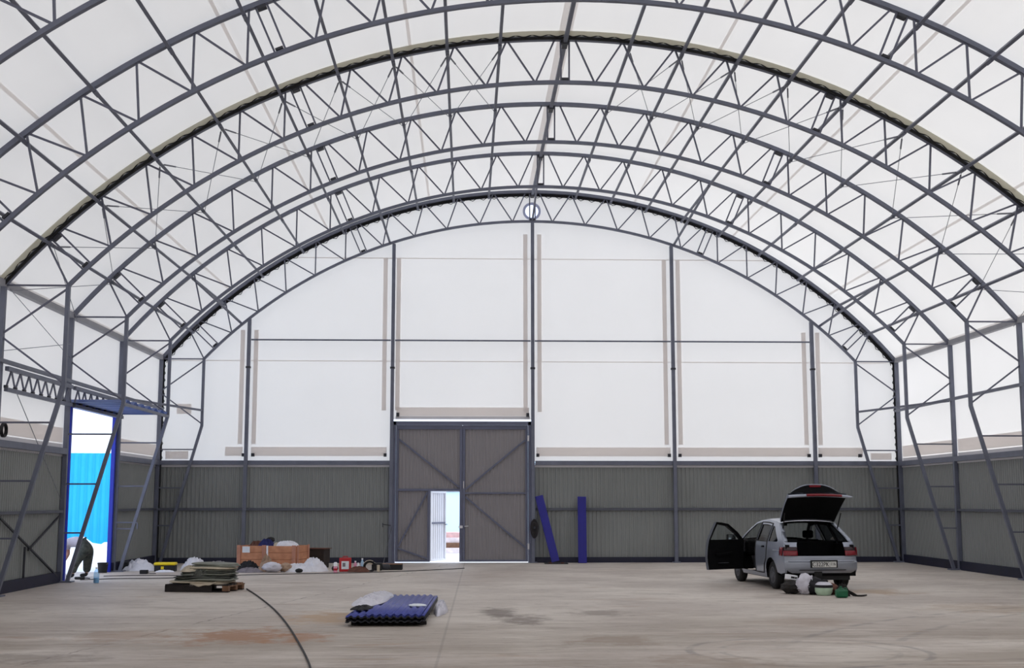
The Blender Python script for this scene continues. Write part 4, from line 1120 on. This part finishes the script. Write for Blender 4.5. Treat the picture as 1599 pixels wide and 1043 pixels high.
heap('navy_jacket', 'navy blue jacket thrown on the crate contents', 'jacket', (-6.88, -3.1, .52), .24, .2, .24, 41, 'navycloth')
heap('cardboard_lid', 'brown cardboard piece sticking out of the crate beside the navy jacket', 'cardboard', (-7.12, -2.95, .50), .26, .18, .21, 42, 'brown')
blob('black_bundle', 'small black bundle on top of the navy jacket', 'bundle', (-6.80, -2.95, .66), .10, .10, .07, 43, 'black')
heap('white_rags', 'white and grey rags heaped on the right part of the crate', 'cloth', (-6.35, -3.15, .54), .34, .2, .17, 44, 'cloth', fold=3)
heap('beige_rag', 'beige rag on the crate beside the white rags', 'cloth', (-6.58, -3.1, .52), .2, .18, .15, 45, 'tarpbeige')
t = empty('brown_box', (-5.70, -2.3, 0), R(-20)); tag(t, 'dark brown wooden box standing behind the crate end', 'box')
MB().bounds(-.28, .28, -.18, .18, .14, .48).build('box_body', 'darkwood', t, bevel=.01)
MB().bounds(-.32, .32, -.2, .2, .48, .50).build('box_lid', 'brown', t); MB().bounds(-.26, -.16, -.16, .16, .003, .14).build('box_foot', 'darkwood', t); MB().bounds(.16, .26, -.16, .16, .003, .14).build('box_foot', 'darkwood', t)
# around the crate on the floor
heap('dark_sacking', 'black sacking heaped in front of the crate left corner', 'cloth', (-7.18, -3.85, 0), .30, .2, .26, 51, 'blackcloth')
heap('grey_rag', 'grey rags on the floor left of the white bag', 'cloth', (-7.05, -4.45, 0), .34, .2, .12, 52, 'greycloth', fold=3.5)
heap('brown_sacking', 'brown paper sacking standing in a peak before the crate', 'sack', (-6.72, -4.05, 0), .20, .16, .42, 53, 'browncloth', p=1.0)
blob('white_bag', 'milky white plastic bag in front of the crate middle', 'bag', (-6.52, -4.4, 0), .24, .18, .12, 54, 'plastic')
blob('pink_bag', 'pale pinkish bag beside the milky white bag', 'bag', (-6.22, -4.3, 0), .16, .15, .11, 55, 'browncloth')
heap('white_sheeting', 'white sheeting heaped in front of the crate right end', 'cloth', (-5.95, -4.15, 0), .40, .3, .20, 56, 'cloth', fold=3)
heap('white_sack_pile', 'tall white crumpled sheet right of the crate', 'cloth', (-5.58, -4.0, 0), .38, .3, .34, 57, 'cloth', p=1.2, fold=2.5)
blob('black_shoe', 'small black lump in front of the white sheeting', 'lump', (-5.85, -4.62, 0), .09, .07, .05, 58, 'black')
# tools right of the crate
blob('dark_pot', 'small dark pot left of the red box', 'pot', (-5.06, -4.0, 0), .08, .08, .07, 61, 'black', amp=.05)
t = empty('spray_can', (-4.99, -4.55, 0)); tag(t, 'pink and white spray can in front of the red box', 'can')
MB().lathe([(0, .003), (.045, .003), (.045, .15), (0, .15)], (0, 0, 0), 'z', 18).build('can_body', 'pink', t)
MB().lathe([(.045, .15), (.046, .22), (.03, .245), (0, .245)], (0, 0, 0), 'z', 18).build('can_cap', 'white', t)
MB().lathe([(.0458, .05), (.0462, .05), (.0462, .10), (.0458, .10)], (0, 0, 0), 'z', 18).build('can_label', 'red', t)
t = empty('red_box', (-4.79, -4.2, 0), R(4)); tag(t, 'red plastic tool case with a white label standing on the floor', 'case')
MB().box((0, 0, .17), (.29, .14, .33)).build('case_body', 'red', t, bevel=.015)
MB().box((0, -.073, .16), (.18, .006, .19)).build('case_label', 'paper', t)
MB().box((-.03, -.078, .17), (.07, .004, .09)).build('label_print', 'greycloth', t)
MB().tube([V(-.06, 0, .335), V(-.05, 0, .365), V(.05, 0, .365), V(.06, 0, .335)], .011, 6).build('case_handle', 'red', t)
for k, (x, y, h, m, lab) in enumerate(((-4.58, -3.8, .24, 'pink', 'small pink bottle right of the red case'), (-4.50, -3.9, .20, 'white', 'short white bottle between two taller bottles'), (-4.42, -3.7, .30, 'bottle', 'tall white bottle left of the power tool'))):
    t = empty('small_bottle', (x, y, 0)); tag(t, lab, 'bottle', 'small bottles beside the red case')
    MB().lathe([(0, .003), (.04, .003), (.042, h * .65), (.02, h * .8), (.02, h * .9), (0, h * .9)], (0, 0, 0), 'z', 16).build('bottle_body', m, t)
    MB().lathe([(.022, h * .88), (.022, h), (0, h)], (0, 0, 0), 'z', 12).build('bottle_cap', 'white', t)
heap('scrap_pile', 'dark brown scrap pile beside the small bottles', 'scrap', (-4.46, -4.25, 0), .26, .2, .13, 63, 'brown', fold=4)
t = empty('power_tool', (-4.12, -4.05, 0)); tag(t, 'dark machine with coiled hose on the floor left of the gate', 'machine')
o3 = t.location.copy()
MB().bounds(-4.16, -3.90, -4.1, -3.86, .02, .20).build('machine_body', 'black', t, o3, bevel=.03)
MB().lathe([(0, -.12), (.07, -.12), (.075, .1), (.05, .14), (0, .14)], (-3.86, -3.98, .1), 'x', 18).build('motor', 'darksteel', t, o3)
for k in range(4):
    MB().tube([V(-4.20 + (.11 + .012 * k) * math.cos(a), -4.16 - .012 * k, .125 + (.10 + .01 * k) * math.sin(a)) for a in [2 * PI * j / 22 for j in range(22)]], .013, 6, True).build('hose_loop', 'black' if k % 2 else 'cable', t, o3)
heap('pale_rag', 'pale rag draped on the dark machine hose', 'cloth', (-4.22, -4.0, .17), .15, .12, .09, 64, 'tarpbeige')
tag(MB().lathe([(.02, .0), (.035, .003), (.035, .16), (.02, .165), (0, .165)], (-3.98, -4.32, .003), 'z', 14).build('thermos', 'tarpbeige', org=(-3.98, -4.32, 0)), 'pale cylinder standing in front of the dark machine', 'cylinder')
t = empty('dark_plank', (-3.72, -3.3, 0)); tag(t, 'black plank on the floor up to the left gate post', 'plank')
MB().bounds(-3.95, -3.45, -3.5, -3.1, .003, .13).build('plank_body', 'black', t, t.location.copy(), bevel=.01); MB().bounds(-3.95, -3.45, -3.5, -3.1, .131, .145).build('plank_top', 'palletwood', t, t.location.copy())
tag(MB().tube([V(-4.00, -2.6, .0), V(-3.93, -.02, .98)], .009, 6).build('thin_rod', 'hub', org=(-4.0, -2.6, 0)), 'thin pale rod leaning on the cladding left of the gate', 'rod')
# left of the crate
t = empty('toolbox', (-9.18, -3.9, 0)); tag(t, 'black toolbox with a bright yellow lid', 'toolbox')
MB().box((0, 0, .075), (.50, .24, .145)).build('box_body', 'black', t, bevel=.012)
MB().box((0, 0, .185), (.52, .26, .07)).build('box_lid', 'yellow', t, bevel=.025)
MB().box((-.05, -.125, .09), (.07, .015, .07)).build('latch', 'yellow', t, bevel=.005)
heap('white_sheet', 'white cloth in a long low heap left of the toolbox', 'cloth', (-9.92, -3.55, 0), .44, .3, .30, 71, 'cloth', p=1.3, fold=2)
heap('white_rag', 'white rag lying flat in front of the toolbox', 'cloth', (-9.12, -4.28, 0), .24, .1, .05, 72, 'cloth')
heap('white_bundle', 'white bundle showing behind the folded tarpaulin', 'cloth', (-8.62, -3.3, 0), .36, .3, .32, 73, 'cloth', p=1.4)
heap('grey_bundle', 'grey cloth roll behind the pallet, right of the white bundle', 'cloth', (-8.05, -3.2, 0), .34, .3, .22, 74, 'greycloth')
t = empty('dark_case', (-10.28, -3.5, 0)); tag(t, 'dark open case between the entrance jamb and the white cloth', 'case')
MB().bounds(-10.36, -10.16, -3.65, -3.35, .003, .20).build('case_body', 'black', t, t.location.copy(), bevel=.01); MB().bounds(-10.37, -10.15, -3.66, -3.34, .20, .215).build('case_lid', 'darksteel', t, t.location.copy())
t = empty('charger', (-9.42, -5.0, 0)); tag(t, 'small black charger box lying on the floor before the toolbox', 'charger')
MB().box((0, 0, .05), (.18, .12, .09)).build('charger_body', 'black', t, bevel=.01); MB().tube([V(.09, 0, .03), V(.16, -.02, .012), V(.28, .0, .01)], .007, 6).build('charger_cord', 'cable', t)
t = empty('water_bottle', (-9.58, -8.25, 0)); tag(t, 'clear plastic water bottle on the floor by the entrance', 'bottle')
MB().lathe([(0, .004), (.05, .004), (.058, .02), (.058, .19), (.05, .235), (.022, .285), (.02, .30)], (0, 0, 0), 'z', 24).build('bottle_body', 'bottleglass', t)
MB().lathe([(0, .006), (.05, .006), (.054, .02), (.054, .11), (0, .11)], (0, 0, 0), 'z', 24).build('water', 'bottle', t)
MB().lathe([(.0, .30), (.024, .297), (.024, .325), (0, .325)], (0, 0, 0), 'z', 16).build('bottle_cap', 'white', t)
t = empty('bucket', (-10.54, -4.45, 0)); tag(t, 'black bucket standing in the side entrance', 'bucket')
MB().lathe([(0, .004), (.10, .004), (.125, .235), (.13, .24), (.118, .24), (.095, .02), (0, .02)], (0, 0, 0), 'z', 24).build('bucket_body', 'black', t)
MB().tube([V(.122 * math.cos(a), -.03 - .05 * math.sin(a), .232 - .07 * math.sin(a)) for a in [PI * j / 12 for j in range(13)]], .005, 5).build('bucket_handle', 'wire', t)
t = empty('hand_tool', (-10.30, -7.0, 0)); tag(t, 'dark hand tool lying on the floor in front of the crouching person', 'tool')
MB().box((0, 0, .03), (.22, .09, .055)).build('tool_body', 'black', t, bevel=.02); MB().tube([V(.11, 0, .03), V(.22, 0, .022)], .013, 8).build('tool_shaft', 'hub', t)

# cables on the floor
def ground_cable(pts, r, lab):
    P = [V(*p, r + .002) for p in pts]; out = []
    for i in range(len(P) - 1):
        a, b, c, d = P[max(0, i - 1)], P[i], P[i + 1], P[min(len(P) - 1, i + 2)]
        for k in range(8):
            t_ = k / 8
            out.append(.5 * ((2 * b) + (c - a) * t_ + (2 * a - 5 * b + 4 * c - d) * t_ ** 2 + (3 * b - a - 3 * c + d) * t_ ** 3))
    out.append(P[-1])
    tag(MB().tube(out, r, 6).build('floor_cable', 'cable', org=P[0]), lab, 'cable', 'cables on the floor')
ground_cable([(-6.10, -10.3), (-5.65, -11.9), (-5.2, -13.6), (-4.8, -15.2), (-4.35, -17.2), (-3.9, -19.4), (-3.45, -21.8), (-3.35, -22.8)], .012, 'black cable curving over the floor from the tarpaulin toward the camera')
ground_cable([(-10.2, -7.3), (-9.5, -6.9), (-8.6, -6.8), (-7.6, -6.2), (-6.9, -5.6), (-5.5, -5.1), (-4.0, -4.6), (-2.6, -3.6), (-1.9, -2.9)], .009, 'long thin cable from the side entrance past the crate to the gate')
ground_cable([(-10.1, -5.9), (-9.3, -5.7), (-8.3, -5.9), (-7.4, -7.4), (-7.0, -8.6), (-6.6, -9.6)], .008, 'thin cable from the charger area to behind the pallet')

# ------------------------------------------------------------------ the person bending in the side entrance
def skin_obj(name, m, chains, parent, org, sub=2):
    """chains: lists of (x, y, z, r); a chain may start with an index tuple ('at', k) to branch from vertex k"""
    vs_, es, rr, roots = [], [], [], []
    for ch in chains:
        prev = None
        if isinstance(ch[0], tuple) and ch[0][0] == 'at': prev = ch[0][1]; ch = ch[1:]
        else: roots.append(len(vs_))
        for x, y, z, r in ch:
            vs_.append((x - org[0], y - org[1], z - org[2])); rr.append(r)
            if prev is not None: es.append((prev, len(vs_) - 1))
            prev = len(vs_) - 1
    me = bpy.data.meshes.new(name); me.from_pydata(vs_, es, [])
    o = bpy.data.objects.new(name, me); COL.objects.link(o); o.parent = parent
    md = o.modifiers.new('skin', 'SKIN'); md.use_smooth_shade = True; md.branch_smoothing = .4
    if not me.skin_vertices:
        bm = bmesh.new(); bm.from_mesh(me); bm.verts.layers.skin.verify(); bm.to_mesh(me); bm.free()
    for i, r in enumerate(rr):
        sv = me.skin_vertices[0].data[i]; sv.radius = (r, r); sv.use_root = i in roots
    sb_ = o.modifiers.new('subdivision', 'SUBSURF'); sb_.levels = sub; sb_.render_levels = sub
    me.materials.append(M[m]); return o
PO = V(-10.45, -6.3, 0)
pr_ = empty('person', PO); tag(pr_, 'person in pale shirt and dark green trousers bending in the side entrance', 'person')
def hand(c, d, side):
    """five bent fingers rooted in a palm at c, pointing along d (mostly down)"""
    c = V(*c); d = V(*d).normalized(); ax = d.cross(V(side, 0, 0)).normalized(); out = []
    for k, (o_, ln) in enumerate(((-.026, .060), (-.009, .070), (.009, .066), (.026, .052))):
        p = c + ax * o_; q = p + d * ln * .55; e = q + (d * .7 + V(side * .5, 0, 0)).normalized() * ln * .5
        out.append([(*(p - d * .02), .0085), (*q, .008), (*e, .0065)])
    p = c - d * .035 + ax * -.03; q = p + (d * .6 - ax * .8).normalized() * .03; e = q + d * .028
    out.append([(*p, .010), (*q, .009), (*e, .007)])
    return out
X0 = -10.42
body = [[(X0 + .03, -6.3, .74, .09), (X0 - .14, -6.3, .78, .09), (X0 - .30, -6.3, .79, .11), (X0 - .44, -6.3, .755, .10), (X0 - .51, -6.3, .705, .05), (X0 - .545, -6.3, .645, .055), (X0 - .575, -6.30, .585, .082), (X0 - .59, -6.3, .535, .068)],
        [('at', 0), (X0 + .0, -6.42, .64, .07), (X0 - .13, -6.46, .40, .052), (X0 - .20, -6.47, .22, .045), (X0 - .20, -6.47, .06, .036), (X0 - .32, -6.48, .035, .03)],
        [('at', 0), (X0 + .04, -6.18, .64, .07), (X0 + .02, -6.14, .40, .052), (X0 + .01, -6.13, .22, .045), (X0 + .0, -6.13, .06, .036), (X0 - .12, -6.11, .035, .03)],
        [('at', 3), (X0 - .45, -6.48, .70, .056), (X0 - .43, -6.54, .50, .042), (X0 - .50, -6.50, .31, .030), (X0 - .515, -6.495, .26, .034), (X0 - .53, -6.49, .21, .030)],
        [('at', 3), (X0 - .45, -6.12, .70, .056), (X0 - .44, -6.08, .50, .042), (X0 - .53, -6.12, .32, .030), (X0 - .545, -6.13, .27, .034), (X0 - .56, -6.14, .22, .030)]]
body += hand((X0 - .535, -6.488, .20), (-.25, .05, -1), -1) + hand((X0 - .565, -6.142, .21), (-.25, -.05, -1), -1)
skin_obj('body', 'skin', body, pr_, PO)
skin_obj('trousers', 'camo', [[(X0 - .06, -6.3, .775, .15), (X0 + .03, -6.3, .74, .175)],
        [('at', 1), (X0 + .02, -6.42, .62, .15), (X0 - .12, -6.46, .40, .115), (X0 - .20, -6.47, .22, .095), (X0 - .20, -6.47, .09, .085)],
        [('at', 1), (X0 + .05, -6.18, .62, .15), (X0 + .02, -6.14, .40, .115), (X0 + .01, -6.13, .22, .095), (X0 + .0, -6.13, .09, .085)]], pr_, PO)
skin_obj('shirt', 'shirt', [[(X0 - .07, -6.3, .77, .125), (X0 - .18, -6.3, .79, .132), (X0 - .31, -6.3, .795, .145), (X0 - .43, -6.3, .765, .125), (X0 - .485, -6.3, .735, .06)],
        [('at', 3), (X0 - .45, -6.48, .70, .075), (X0 - .44, -6.53, .58, .064)], [('at', 3), (X0 - .45, -6.12, .70, .075), (X0 - .445, -6.08, .58, .064)]], pr_, PO)
for sg, (bx, by) in ((1, (X0 - .20, -6.47)), (2, (X0, -6.13))):
    skin_obj('boot', 'boot', [[(bx, by, .12, .05), (bx, by, .05, .046), (bx - .09, by, .045, .042), (bx - .15, by, .036, .034)]], pr_, PO)
# dark cap of hair, ears, nose and eyes on the lowered head (face turned down and outward)
hc = V(X0 - .578, -6.3, .572)
MB().grid(lambda u, v: hc + V(.005, 0, .012) + Matrix.Rotation(R(-128), 3, 'Y') @ V(.098 * math.cos(2 * PI * u) * math.sin(PI * .58 * v), .088 * math.sin(2 * PI * u) * math.sin(PI * .58 * v), .108 * math.cos(PI * .58 * v)), 20, 10, True).build('hair', 'hair', pr_, PO)
for sg in (-1, 1):
    MB().lathe([(0, -.008), (.022, -.006), (.026, .004), (0, .01)], hc + V(.0, sg * .082, .01), 'y', 12).build('ear', 'skin', pr_, PO)
    MB().lathe([(0, -.008), (.010, 0), (0, .008)], hc + V(-.070, sg * .032, -.028), 'x', 10).build('eye', 'black', pr_, PO)
MB().prism([(-.012, 0), (.012, 0), (0, .04)], lambda a, b: hc + V(-.062, a, -.04 - b + .02), lambda a, b: hc + V(-.095, a * .5, -.058 - b * .3)).build('nose', 'skin', pr_, PO)
MB().bar(hc + V(-.058, -.025, -.078), hc + V(-.058, .025, -.078), .008, .008).build('mouth', 'brown', pr_, PO)
